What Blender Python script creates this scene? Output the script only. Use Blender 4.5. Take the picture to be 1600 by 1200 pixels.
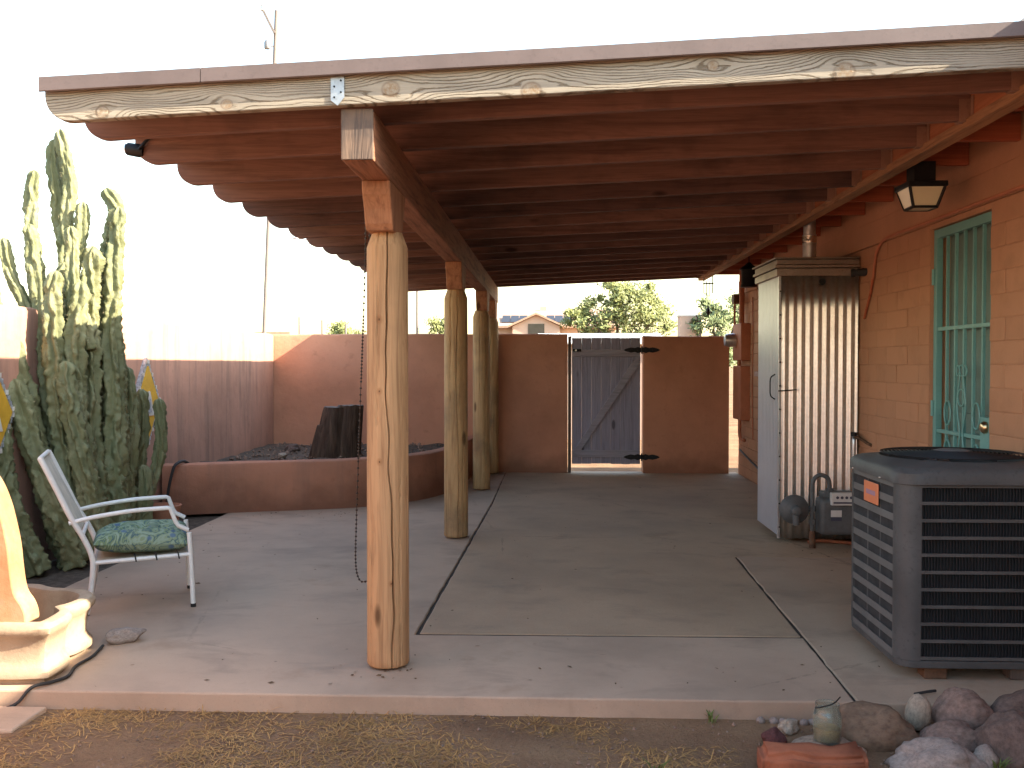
import bpy, bmesh, math, random
from mathutils import Vector, Matrix, noise
R = math.radians
random.seed(7)
for o in list(bpy.data.objects): bpy.data.objects.remove(o)
S = bpy.context.scene
col = S.collection

# ------------------------------------------------------------------ camera
cd = bpy.data.cameras.new('camera'); cam = bpy.data.objects.new('camera', cd); col.objects.link(cam)
cd.sensor_width = 36; cd.lens = 1500/1600*36; cd.clip_start = .05; cd.clip_end = 5000
cam.location = (0, 0, 1.395)
cam.rotation_euler = (R(90)-math.atan(30/1500), 0, math.atan(62/1500))
S.camera = cam
# ------------------------------------------------------------------ sky, sun, exposure
SUN = Vector((1, -.225, .67)).normalized()
W = bpy.data.worlds.new('World'); S.world = W; W.use_nodes = True
wn = W.node_tree; wn.nodes.clear()
sky = wn.nodes.new('ShaderNodeTexSky'); sky.sky_type = 'NISHITA'; sky.sun_disc = False
sky.sun_elevation = math.asin(SUN.z); sky.sun_rotation = math.atan2(SUN.x, SUN.y)
sky.air_density = 1.6; sky.dust_density = 1.6; sky.ozone_density = .9; sky.altitude = 0
bgn = wn.nodes.new('ShaderNodeBackground'); bgn.inputs['Strength'].default_value = .15
wo = wn.nodes.new('ShaderNodeOutputWorld')
wn.links.new(sky.outputs[0], bgn.inputs[0]); wn.links.new(bgn.outputs[0], wo.inputs[0])
sl = bpy.data.lights.new('sun', 'SUN'); sl.energy = 5.0; sl.angle = R(.55); sl.color = (1, .88, .70)
so = bpy.data.objects.new('sun', sl); col.objects.link(so); so.location = (20, -18, 14)
so.rotation_euler = SUN.to_track_quat('Z', 'Y').to_euler()
S.view_settings.view_transform = 'Standard'; S.view_settings.look = 'None'
S.view_settings.gamma = 1; S.view_settings.use_curve_mapping = False
S.view_settings.exposure = 2.1

# ------------------------------------------------------------------ materials
class NT:
    def __init__(s, name):
        s.m = bpy.data.materials.new(name); s.m.use_nodes = True
        s.t = s.m.node_tree; s.t.nodes.clear()
        s.out = s.n('ShaderNodeOutputMaterial'); s.b = s.n('ShaderNodeBsdfPrincipled')
        s.l(s.b.outputs[0], s.out.inputs[0])
        tc = s.n('ShaderNodeTexCoord'); s.co = tc.outputs['Object']
        oi = s.n('ShaderNodeObjectInfo'); s.rnd = oi.outputs['Random']
    def n(s, t, **k):
        x = s.t.nodes.new(t)
        for a, v in k.items(): setattr(x, a, v)
        return x
    def l(s, a, b): s.t.links.new(a, b)
    def inp(s, sock, v):
        if hasattr(v, 'is_output') or isinstance(v, bpy.types.NodeSocket): s.l(v, sock)
        else: sock.default_value = v
    def math(s, op, a, b=0, clamp=False):
        x = s.n('ShaderNodeMath', operation=op); x.use_clamp = clamp
        s.inp(x.inputs[0], a); s.inp(x.inputs[1], b); return x.outputs[0]
    def vm(s, op, a, b):
        x = s.n('ShaderNodeVectorMath', operation=op)
        s.inp(x.inputs[0], a); s.inp(x.inputs[1], b); return x
    def offs(s, amt=37.0):
        x = s.n('ShaderNodeCombineXYZ')
        for i, k in enumerate((1, 1.7, 2.3)): s.l(s.math('MULTIPLY', s.rnd, amt*k), x.inputs[i])
        return s.vm('ADD', s.co, x.outputs[0]).outputs[0]
    def scl(s, co, v):
        x = s.n('ShaderNodeMapping'); s.l(co, x.inputs[0]); x.inputs['Scale'].default_value = v; return x.outputs[0]
    def noise(s, co, scale, detail=5, rough=.55, dist=0):
        x = s.n('ShaderNodeTexNoise'); s.l(co, x.inputs['Vector'])
        x.inputs['Scale'].default_value = scale; x.inputs['Detail'].default_value = detail
        x.inputs['Roughness'].default_value = rough; x.inputs['Distortion'].default_value = dist
        return x.outputs['Fac']
    def vor(s, co, scale, feat='F1', out='Distance'):
        x = s.n('ShaderNodeTexVoronoi', feature=feat); s.l(co, x.inputs['Vector']); x.inputs['Scale'].default_value = scale
        return x.outputs[out]
    def ramp(s, f, stops, interp='LINEAR'):
        x = s.n('ShaderNodeValToRGB'); s.l(f, x.inputs[0]); e = x.color_ramp.elements; x.color_ramp.interpolation = interp
        while len(e) < len(stops): e.new(.5)
        for q, (p, c) in zip(e, stops):
            q.position = p; q.color = (*c, 1) if len(c) == 3 else c
        return x.outputs[0]
    def mask(s, f, a, b):
        x = s.n('ShaderNodeMapRange'); x.clamp = True; s.l(f, x.inputs[0])
        x.inputs[1].default_value = a; x.inputs[2].default_value = b; return x.outputs[0]
    def mix(s, f, a, b, mode='MIX'):
        x = s.n('ShaderNodeMix', data_type='RGBA', blend_type=mode)
        s.inp(x.inputs[0], f)
        for i, v in ((6, a), (7, b)):
            if isinstance(v, tuple): x.inputs[i].default_value = (*v, 1) if len(v) == 3 else v
            else: s.l(v, x.inputs[i])
        return x.outputs[2]
    def sep(s, co):
        x = s.n('ShaderNodeSeparateXYZ'); s.l(co, x.inputs[0]); return x.outputs
    def bump(s, h, st=.3, dist=.01, prev=None):
        x = s.n('ShaderNodeBump'); s.l(h, x.inputs['Height']); x.inputs['Strength'].default_value = st
        x.inputs['Distance'].default_value = dist
        if prev: s.l(prev, x.inputs['Normal'])
        return x.outputs[0]
    def fin(s, colr, rough=.8, nrm=None, metal=0, spec=.3, **k):
        s.inp(s.b.inputs['Base Color'], (*colr, 1) if isinstance(colr, tuple) else colr)
        s.inp(s.b.inputs['Roughness'], rough); s.b.inputs['Metallic'].default_value = metal
        s.b.inputs['Specular IOR Level'].default_value = spec
        if nrm: s.l(nrm, s.b.inputs['Normal'])
        for a, v in k.items(): s.b.inputs[a.replace('_', ' ')].default_value = v
        return s.m
def sc(c, k): return tuple(min(1, v*k) for v in c)

def plain(name, c, rough=.6, metal=0, var=.25, scale=8, bump=.15, spec=.3, fine=60):
    t = NT(name); co = t.offs()
    a = t.noise(co, scale, 6); b = t.noise(co, fine, 4)
    cc = t.ramp(a, [(.3, sc(c, 1-var)), (.7, sc(c, 1+var*.6))])
    cc = t.mix(t.mask(b, .55, .75), cc, sc(c, 1-var*1.2))
    return t.fin(cc, rough, t.bump(t.noise(co, fine, 5), bump, .004), metal, spec)

def stucco(name, c, streak=0.0, dirt=(.12, .10, .09)):
    t = NT(name); co = t.co
    a = t.noise(co, 1.1, 6, .6); cc = t.ramp(a, [(.3, sc(c, .80)), (.5, c), (.72, sc(c, 1.14))])
    b = t.noise(co, 7, 7, .65); cc = t.mix(t.mask(b, .58, .82), cc, sc(c, .72))
    if streak:
        st = t.noise(t.scl(co, (5, 5, .5)), 1.3, 7, .65)
        cc = t.mix(t.math('MULTIPLY', t.mask(st, .48, .68), streak), cc, dirt)
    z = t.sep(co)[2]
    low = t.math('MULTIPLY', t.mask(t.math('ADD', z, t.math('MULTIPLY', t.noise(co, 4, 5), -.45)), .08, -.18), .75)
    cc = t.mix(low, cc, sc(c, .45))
    n1 = t.bump(t.noise(co, 75, 5, .7), .45, .006); n2 = t.bump(t.noise(co, 6, 4), .35, .03, n1)
    return t.fin(cc, .93, n2, 0, .15)

def wood(name, c, dark, axis=0, grain=1.0, bumpv=.35, rough=.75, stain=None, stain_amt=.6, knots=True):
    t = NT(name); co = t.offs(11.0)
    sv = [22*grain]*3; sv[axis] = 1.1*grain
    g1 = t.noise(t.scl(co, tuple(sv)), 1.6, 7, .62, .6)
    sv2 = [9]*3; sv2[axis] = .55
    g2 = t.noise(t.scl(co, tuple(sv2)), 1.0, 4, .5, 1.4)
    rings = t.math('SINE', t.math('MULTIPLY', g2, 62))
    cc = t.ramp(g1, [(.28, dark), (.5, c), (.75, sc(c, 1.2))])
    cc = t.mix(t.math('MULTIPLY', t.mask(rings, .25, 1), .26), cc, dark)
    if knots:
        sk = [4.2]*3; sk[axis] = 1.5
        v = t.vor(t.scl(co, tuple(sk)), 1)
        cc = t.mix(t.mask(v, .115, .07), cc, sc(dark, .55))
    if stain:
        s2 = t.noise(co, 2.3, 5, .6)
        cc = t.mix(t.math('MULTIPLY', t.mask(s2, .52, .72), stain_amt), cc, stain)
    h = t.math('ADD', g1, t.math('MULTIPLY', rings, .18))
    return t.fin(cc, rough, t.bump(h, bumpv, .006), 0, .2)

def weathered_front(name, knots):
    # sun-bleached rafter face: grain lines that flow round its knots (object x along, z up)
    t = NT(name); x, y, z = t.sep(t.co)
    zz = t.math('ADD', z, t.math('MULTIPLY', x, -.043))
    f = t.math('ADD', zz, t.math('MULTIPLY', t.noise(t.scl(t.co, (.9, 1, 5)), 1.6, 3, .5), .085))
    kmask = None
    for kx, kz, kr in knots:
        dx = t.math('MULTIPLY', t.math('SUBTRACT', x, kx), .55); dz = t.math('SUBTRACT', zz, kz)
        d2 = t.math('ADD', t.math('MULTIPLY', dx, dx), t.math('MULTIPLY', dz, dz))
        e = t.math('POWER', 2.718, t.math('MULTIPLY', d2, -1/(2*(kr*1.15)**2)))
        sg = t.math('MULTIPLY', e, t.math('MULTIPLY', dz, 1.25))
        f = t.math('SUBTRACT', f, sg)
        dx2 = t.math('MULTIPLY', t.math('SUBTRACT', x, kx), .85)
        dk = t.math('SQRT', t.math('ADD', t.math('MULTIPLY', dx2, dx2), t.math('MULTIPLY', dz, dz)))
        k = t.mask(dk, kr*.62, kr*.48)
        kmask = k if kmask is None else t.math('MAXIMUM', kmask, k)
        ring = t.math('MULTIPLY', t.mask(t.math('ABSOLUTE', t.math('SUBTRACT', dk, kr*.64)), kr*.14, 0), 1)
        f = t.math('ADD', f, 0)
        kmask2 = ring if kx == knots[0][0] else t.math('MAXIMUM', kmask2, ring)
    wob = t.math('MULTIPLY', t.noise(t.scl(t.co, (22, 20, 90)), 1, 6, .7), .009)
    s = t.math('SINE', t.math('MULTIPLY', t.math('ADD', f, wob), 560))
    fine = t.noise(t.scl(t.co, (14, 60, 260)), 1, 5, .6)
    mod = t.mask(t.noise(t.scl(t.co, (2.2, 3, 16)), 1, 4), .28, .5)
    line = t.math('MULTIPLY', t.mask(s, .35, 1.0), mod)
    line = t.math('MULTIPLY', line, t.math('SUBTRACT', 1, kmask))
    cc = t.ramp(t.noise(t.scl(t.co, (3, 3, 20)), 1, 5), [(.3, (.27, .232, .182)), (.7, (.39, .335, .262))])
    cc = t.mix(t.math('MULTIPLY', line, .74), cc, (.10, .07, .042))  # dark grain, with the shade of its grooves painted into the colour
    cc = t.mix(t.math('MULTIPLY', t.mask(fine, .55, .75), .35), cc, (.20, .15, .09))
    cc = t.mix(t.math('MULTIPLY', kmask, t.mask(t.noise(t.co, 75, 5, .7), .35, .65)), cc, (.25, .165, .095))
    cc = t.mix(t.math('MULTIPLY', kmask2, t.math('MULTIPLY', t.noise(t.co, 25, 4), 1.2)), cc, (.14, .085, .05))
    edge = t.noise(t.scl(t.co, (2, 2, 2)), 1, 5)
    cc = t.mix(t.math('MULTIPLY', t.mask(edge, .55, .7), .35), cc, (.20, .17, .13))
    h = t.math('SUBTRACT', t.math('MULTIPLY', fine, .3), line)
    return t.fin(cc, .85, t.bump(h, .7, .006), 0, .15)

def concrete(name, c, agg=0.0):
    t = NT(name); co = t.co
    a = t.noise(co, .8, 7, .62); cc = t.ramp(a, [(.28, sc(c, .70)), (.5, c), (.72, sc(c, 1.2))])
    sm = t.noise(t.scl(co, (.9, 1.5, 1)), 1.9, 7, .66, .5)
    cc = t.mix(t.math('MULTIPLY', t.mask(sm, .53, .74), .5), cc, (.135, .105, .085))
    sp = t.noise(co, 130, 3, .7); cc = t.mix(t.math('MULTIPLY', t.mask(sp, .58, .72), .35+agg), cc, sc(c, .45))
    lt = t.noise(co, 95, 3, .7); cc = t.mix(t.math('MULTIPLY', t.mask(lt, .60, .74), .25+agg), cc, sc(c, 1.45))
    sw = t.noise(t.scl(co, (9, 22, 1)), 1.2, 7, .7); cc = t.mix(t.math('MULTIPLY', t.mask(sw, .56, .74), .25), cc, sc(c, .66))
    pat = t.noise(co, 2.4, 6, .7); cc = t.mix(t.math('MULTIPLY', t.mask(pat, .6, .72), .35), cc, (.33, .24, .18))
    spot = t.vor(co, 3.1); cc = t.mix(t.math('MULTIPLY', t.mask(spot, .03, .015), .5), cc, (.05, .04, .035))
    ck = t.vor(t.vm('ADD', t.scl(co, (.45, .45, 0)), (3.3, 1.7, 0)).outputs[0], 1.0, 'DISTANCE_TO_EDGE')
    ck = t.math('ADD', ck, t.math('MULTIPLY', t.math('SUBTRACT', t.noise(co, 9, 4, .7), .5), .03))
    ckm = t.math('MULTIPLY', t.mask(t.math('ABSOLUTE', ck), .0035, .0008), t.mask(t.noise(co, .7, 3), .5, .6))
    cc = t.mix(t.math('MULTIPLY', ckm, .4), cc, (.06, .045, .035))
    rst = t.noise(co, 1.7, 5, .7); cc = t.mix(t.math('MULTIPLY', t.mask(rst, .60, .70), .30), cc, (.24, .135, .075))
    h = t.math('ADD', t.noise(co, 120, 4, .7), t.math('MULTIPLY', t.noise(co, 5, 4), .6))
    return t.fin(cc, t.math('ADD', .55, t.math('MULTIPLY', a, .4)), t.bump(h, .18+agg, .004), 0, .3)

M = {}
TC = (.455, .23, .132)
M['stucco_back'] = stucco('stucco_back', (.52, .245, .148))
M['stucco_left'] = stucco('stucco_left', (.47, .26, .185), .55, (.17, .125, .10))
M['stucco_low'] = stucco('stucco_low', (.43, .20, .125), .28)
t = NT('painted_block'); co = t.offs(5)
cc = t.ramp(t.rnd, [(0, sc(TC, .94)), (1, sc(TC, 1.05))]); cc = t.mix(t.mask(t.noise(co, 5, 6), .5, .8), cc, sc(TC, .8))
M['block'] = t.fin(cc, .85, t.bump(t.noise(co, 40, 6, .65), .4, .006), 0, .2)
M['block_wall'] = plain('painted_mortar', sc(TC, .92), .9, var=.2, scale=3)
M['plaster_band'] = plain('painted_plaster_band', TC, .85, var=.14, scale=2.5, bump=.3)
M['red_paint'] = wood('red_painted_tail', (.40, .115, .055), (.25, .06, .035), 0, 1, .15)
M['rafter'] = wood('rafter_stain', (.150, .080, .063), (.08, .044, .036), 0, 1, .25, .7, (.055, .034, .031), .7)
M['rafter_pale'] = wood('rafter_pale_stain', (.235, .122, .090), (.135, .068, .052), 0, 1, .25, .7, (.095, .052, .043), .6)
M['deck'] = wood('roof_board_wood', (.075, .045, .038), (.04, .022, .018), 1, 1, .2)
M['beam'] = wood('beam_stain', (.31, .14, .08), (.12, .05, .03), 1, 1, .3, .7, (.10, .05, .03), .5)
M['bracket'] = wood('bracket_wood', (.36, .165, .085), (.19, .075, .04), 2, 1, .3, .7, (.15, .065, .035), .5)
M['ledger'] = wood('ledger_paint', (.44, .17, .085), (.32, .11, .055), 1, 1, .15, .7, (.25, .12, .07), .4)
M['ledger_trim'] = wood('ledger_trim_wood', (.36, .19, .10), (.18, .09, .05), 1, 1.2, .3, .75, (.14, .085, .06), .5)
M['post'] = wood('peeled_log', (.44, .25, .122), (.235, .12, .055), 2, .8, .5, .68, (.33, .185, .095), .6)
M['post_worn'] = wood('peeled_log_weathered', (.44, .28, .135), (.25, .14, .065), 2, .9, .4, .7, (.17, .115, .07), .7)
M['endgrain'] = wood('beam_end_grain', (.22, .145, .10), (.06, .05, .046), 2, 1.0, .4, .85, (.055, .048, .048), .95, False)
M['front'] = weathered_front('sun_bleached_rafter', [(-1.78, 2.472, .035), (-1.28, 2.476, .03), (-.63, 2.50, .045), (-.08, 2.463, .05), (1.12, 2.47, .052), (-1.62, 2.43, .028), (.62, 2.52, .03)])
M['fascia'] = plain('brown_drip_metal', (.14, .105, .098), .55, .0, .14, 5, .08)
M['galv'] = plain('galvanized_steel', (.60, .62, .64), .38, .9, .15, 14, .05, .5, 45)
M['galv_paint'] = plain('painted_hanger', (.36, .21, .15), .6, .2, .2, 10, .1)
t = NT('corrugated_zinc'); co = t.co
cc = t.ramp(t.noise(co, 40, 4), [(.35, (.66, .64, .61)), (.65, (.76, .74, .71))])
cc = t.mix(t.math('MULTIPLY', t.mask(t.noise(t.scl(co, (4, 4, 1)), 2, 5), .55, .75), .35), cc, (.45, .36, .29))
M['corr'] = t.fin(cc, t.math('ADD', .31, t.math('MULTIPLY', t.noise(co, 7, 5), .12)), t.bump(t.noise(co, 5, 2), .04, .01), 1.0)
M['white_panel'] = plain('white_ribbed_metal', (.50, .53, .58), .36, .5, .1, 2, .05)
M['conc'] = concrete('patio_concrete', (.415, .292, .205))
M['conc_b'] = concrete('patio_concrete_rough', (.385, .266, .172), .25)
M['conc_c'] = concrete('patio_concrete_side', (.375, .266, .185), .1)
M['joint'] = plain('joint_dirt', (.045, .033, .026), .97)
M['gate'] = wood('violet_grey_board', (.285, .272, .335), (.20, .188, .235), 2, 1, .3, .75, (.31, .29, .33), .4)
M['gate_rail'] = wood('violet_grey_rail', (.31, .29, .33), (.21, .195, .22), 0, 1, .3, .75, (.28, .25, .25), .4)
M['iron'] = plain('black_iron', (.018, .018, .02), .5, .4, .2)
M['dark_wood'] = wood('jamb_wood', (.10, .075, .06), (.05, .035, .03), 2)
M['teal'] = plain('teal_enamel', (.15, .335, .31), .42, 0, .12, 5, .05, .4)
M['teal_door'] = plain('teal_door_panel', (.17, .25, .225), .6, 0, .12, 3, .08)
M['brass'] = plain('worn_brass', (.62, .47, .28), .28, 1, .1)
M['chrome'] = plain('steel_knob', (.62, .58, .55), .22, 1, .08)
M['ac_body'] = plain('grey_ac_enamel', (.074, .073, .072), .5, .05, .28, 4, .12)
M['ac_side'] = plain('dusty_grey_ac_louver', (.12, .118, .114), .6, .0, .18, 6, .1)
M['ac_coil'] = plain('dark_coil', (.02, .02, .021), .7, .2, .3, 30)
M['ac_side_coil'] = plain('dusty_coil', (.06, .061, .063), .8, .0, .3, 12)
M['ac_fan'] = plain('black_grille', (.022, .023, .026), .55, .2, .2)
M['hub'] = plain('fan_hub_grey', (.20, .20, .21), .5, .3, .2)
M['white'] = plain('white_enamel', (.74, .71, .66), .42, 0, .08, 6, .06, .4)
M['sling'] = plain('white_sling_mesh', (.62, .54, .43), .8, 0, .2)
M['rubber'] = plain('black_rubber', (.02, .02, .02), .7)
t = NT('paisley_green'); co = t.co
n0 = t.noise(co, 6, 3, .5, 1.8); sw = t.math('SINE', t.math('MULTIPLY', n0, 42))
cc = t.ramp(t.noise(co, 6, 3), [(.35, (.165, .225, .115)), (.65, (.225, .275, .17))])
cc = t.mix(t.math('MULTIPLY', t.mask(sw, .25, .75), .85), cc, (.26, .33, .25)); cc = t.mix(t.math('MULTIPLY', t.mask(sw, -.7, -.95), .8), cc, (.05, .10, .13))
v = t.vor(co, 13); cc = t.mix(t.math('MULTIPLY', t.mask(v, .28, .16), .85), cc, (.09, .14, .22))
M['cushion'] = t.fin(cc, .9, t.bump(t.noise(co, 200, 3), .3, .002), 0, .1)
t = NT('cactus_skin'); co = t.co
at = t.n('ShaderNodeAttribute'); at.attribute_name = 'rib'
cc = t.ramp(t.noise(co, 3.0, 5), [(.3, (.120, .132, .066)), (.5, (.178, .185, .090)), (.7, (.25, .245, .135))])
cc = t.mix(t.math('MULTIPLY', t.mask(t.noise(co, 28, 5, .7), .55, .7), .5), cc, (.05, .065, .03))
cc = t.mix(t.math('MULTIPLY', t.mask(at.outputs['Fac'], .72, 1.0), .4), cc, (.26, .25, .13))
M['spine'] = plain('cactus_spine', (.42, .36, .22), .7)
M['cactus'] = t.fin(cc, .6, t.bump(t.noise(co, 34, 6, .6), .7, .012), 0, .3)
t = NT('stump_bark'); co = t.co
g = t.noise(t.scl(co, (10, 10, 1.2)), 2, 7, .65, .5)
M['bark'] = t.fin(t.ramp(g, [(.3, (.035, .023, .017)), (.6, (.10, .066, .048)), (.8, (.17, .12, .09))]), .95, t.bump(g, .9, .03), 0, .1)
M['stump_top'] = plain('stump_cut', (.17, .135, .11), .9, 0, .4, 14, .5)
t = NT('ground_dirt'); co = t.co
a = t.noise(co, 1.3, 7, .6); cc = t.ramp(a, [(.3, (.145, .086, .052)), (.5, (.23, .138, .08)), (.7, (.31, .20, .115))])
cc = t.mix(t.math('MULTIPLY', t.mask(t.noise(co, 60, 5, .7), .52, .7), .5), cc, (.075, .048, .032))
cc = t.mix(t.math('MULTIPLY', t.mask(t.noise(co, 150, 3, .7), .6, .72), .5), cc, (.33, .24, .165))
h = t.math('ADD', t.noise(co, 90, 6, .7), t.math('MULTIPLY', t.noise(co, 14, 5), 1.2))
M['dirt'] = t.fin(cc, .97, t.bump(h, .8, .015), 0, .1)
M['planter_soil'] = plain('planter_soil', (.10, .075, .055), .97, 0, .5, 20, .9)
M['straw'] = plain('dry_straw', (.42, .24, .085), .85, 0, .4, 3)
M['litter'] = plain('dry_leaf_bits', (.12, .075, .04), .9)
M['weed'] = plain('weed_green', (.13, .16, .04), .7, 0, .3)
M['gravel'] = plain('gravel_stone', (.24, .16, .115), .9, 0, .5, 4)
def rockm(name, c, c2, sc_=5, pit=0.0):
    t = NT(name); co = t.offs(9)
    cc = t.ramp(t.noise(co, sc_, 7, .65), [(.3, c2), (.55, c), (.75, sc(c, 1.25))])
    h = t.noise(co, 28, 7, .7)
    if pit:
        v = t.vor(co, 42); pm = t.mask(v, .34, .18); pm = t.math('MULTIPLY', pm, t.mask(t.noise(co, 9, 3), .45, .6))
        cc = t.mix(t.math('MULTIPLY', pm, .8), cc, sc(c, .25)); h = t.math('SUBTRACT', h, t.math('MULTIPLY', pm, 1.2))
    return t.fin(cc, .92, t.bump(h, .55, .01), 0, .15)
M['rock_brown'] = rockm('brown_rock', (.21, .135, .088), (.12, .075, .052))
M['rock_pale'] = rockm('pale_river_stone', (.38, .30, .225), (.24, .185, .145))
M['rock_pit'] = rockm('pitted_lava_rock', (.26, .175, .14), (.15, .10, .08), 5, 1)
M['rock_grey'] = rockm('grey_lava_rock', (.34, .275, .235), (.22, .175, .15), 8, .5)
M['rock_flat'] = rockm('tan_flagstone', (.33, .25, .185), (.19, .14, .105), 7)
M['rock_dark'] = rockm('dark_rock', (.16, .11, .09), (.095, .065, .055), 6, .4)
M['rock_red'] = rockm('wine_red_stone', (.12, .05, .045), (.07, .03, .03))
M['brick'] = rockm('orange_clay', (.33, .115, .06), (.21, .075, .042), 9)
t = NT('jar_glass'); M['glass'] = t.fin((.75, .82, .76), .06, None, 0, .5, Transmission_Weight=.92, IOR=1.45)
M['jar_fill'] = plain('amber_jar_content', (.34, .21, .06), .5, 0, .5, 30)
t = NT('fountain_clay'); co = t.co
cc = t.ramp(t.noise(co, 3.5, 7, .65), [(.3, (.36, .165, .075)), (.52, (.42, .235, .12)), (.72, (.45, .32, .20))])
cc = t.mix(t.math('MULTIPLY', t.mask(t.noise(co, 18, 6, .7), .56, .7), .6), cc, (.30, .20, .13))
M['fountain'] = t.fin(cc, .85, t.bump(t.noise(co, 40, 6, .7), .4, .006), 0, .2)
t = NT('basin_stone'); co = t.co
cc = t.ramp(t.noise(co, 4, 7, .65), [(.3, (.26, .185, .125)), (.52, (.36, .27, .185)), (.72, (.42, .33, .235))])
cc = t.mix(t.math('MULTIPLY', t.mask(t.noise(co, 22, 6, .7), .56, .7), .55), cc, (.24, .165, .11))
M['basin'] = t.fin(cc, .88, t.bump(t.noise(co, 45, 6, .7), .45, .006), 0, .2)
M['basin_in'] = plain('basin_inside', (.20, .165, .12), .8, 0, .3, 7, .2)
M['yellow'] = plain('yellow_tile', (.62, .36, .04), .4, 0, .15, 12, .1)
M['mosaic'] = plain('silver_blue_mosaic', (.42, .45, .50), .35, .3, .5, 40, .3)
M['pale_tile'] = plain('pale_tile', (.60, .57, .52), .5, 0, .2)
M['hose'] = plain('dark_hose', (.03, .028, .027), .6)
M['bead'] = plain('bronze_bead', (.055, .035, .025), .5, .3)
M['pipe_grey'] = plain('meter_grey', (.115, .12, .122), .55, .2, .2, 12, .15)
M['pipe_terracotta'] = plain('painted_conduit', (.45, .165, .09), .7, 0, .12)
M['pipe_rust'] = plain('rusted_pipe', (.16, .085, .05), .8, .2, .5, 30)
M['label'] = plain('paper_label', (.60, .58, .55), .6, 0, .08)
M['label_orange'] = plain('orange_badge', (.62, .20, .09), .45, 0, .06)
M['label_yellow'] = plain('yellow_sticker', (.70, .52, .05), .5, 0, .05)
M['ink'] = plain('dark_ink', (.06, .06, .09), .6, 0, .05)
M['ink_blue'] = plain('badge_ink', (.33, .22, .30), .5, 0, .05)
t = NT('cream_lamp_glass'); M['lamp_glass'] = t.fin((.90, .83, .58), .2, None, 0, .5, Transmission_Weight=.3)  # cream glass, lightened so its colour carries a warm lamp glow
M['window_glass'] = plain('dark_window', (.05, .045, .045), .12, 0, .2, 2, .02, .5)
M['sill'] = plain('pale_sill', (.46, .30, .25), .8)
M['roof_membrane'] = plain('roof_coating', (.42, .36, .32), .9)
M['tree_leaf'] = plain('sunlit_leaf', (.21, .235, .085), .6, 0, .45, 1.5)
M['tree_leaf2'] = plain('olive_leaf', (.15, .19, .08), .6, 0, .45, 1.5)
M['trunk'] = plain('tree_bark', (.12, .09, .07), .95, 0, .4, 10, .6)
M['n_wall'] = plain('far_house_stucco', (.46, .34, .27), .9, 0, .1, 1)
M['n_roof'] = plain('far_roof_tile', (.42, .27, .19), .9, 0, .25, 3)
M['solar'] = plain('solar_cell', (.03, .032, .042), .5, .0, .2)
M['alu'] = plain('aluminium_rail', (.5, .5, .52), .4, .6, .1)
M['white_tile'] = plain('white_roof_tile', (.72, .70, .67), .7, 0, .12)
M['pole'] = wood('utility_pole_wood', (.20, .175, .16), (.13, .11, .10), 2)
M['steel_pole'] = plain('grey_steel_pole', (.22, .22, .23), .5, .4)

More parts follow.
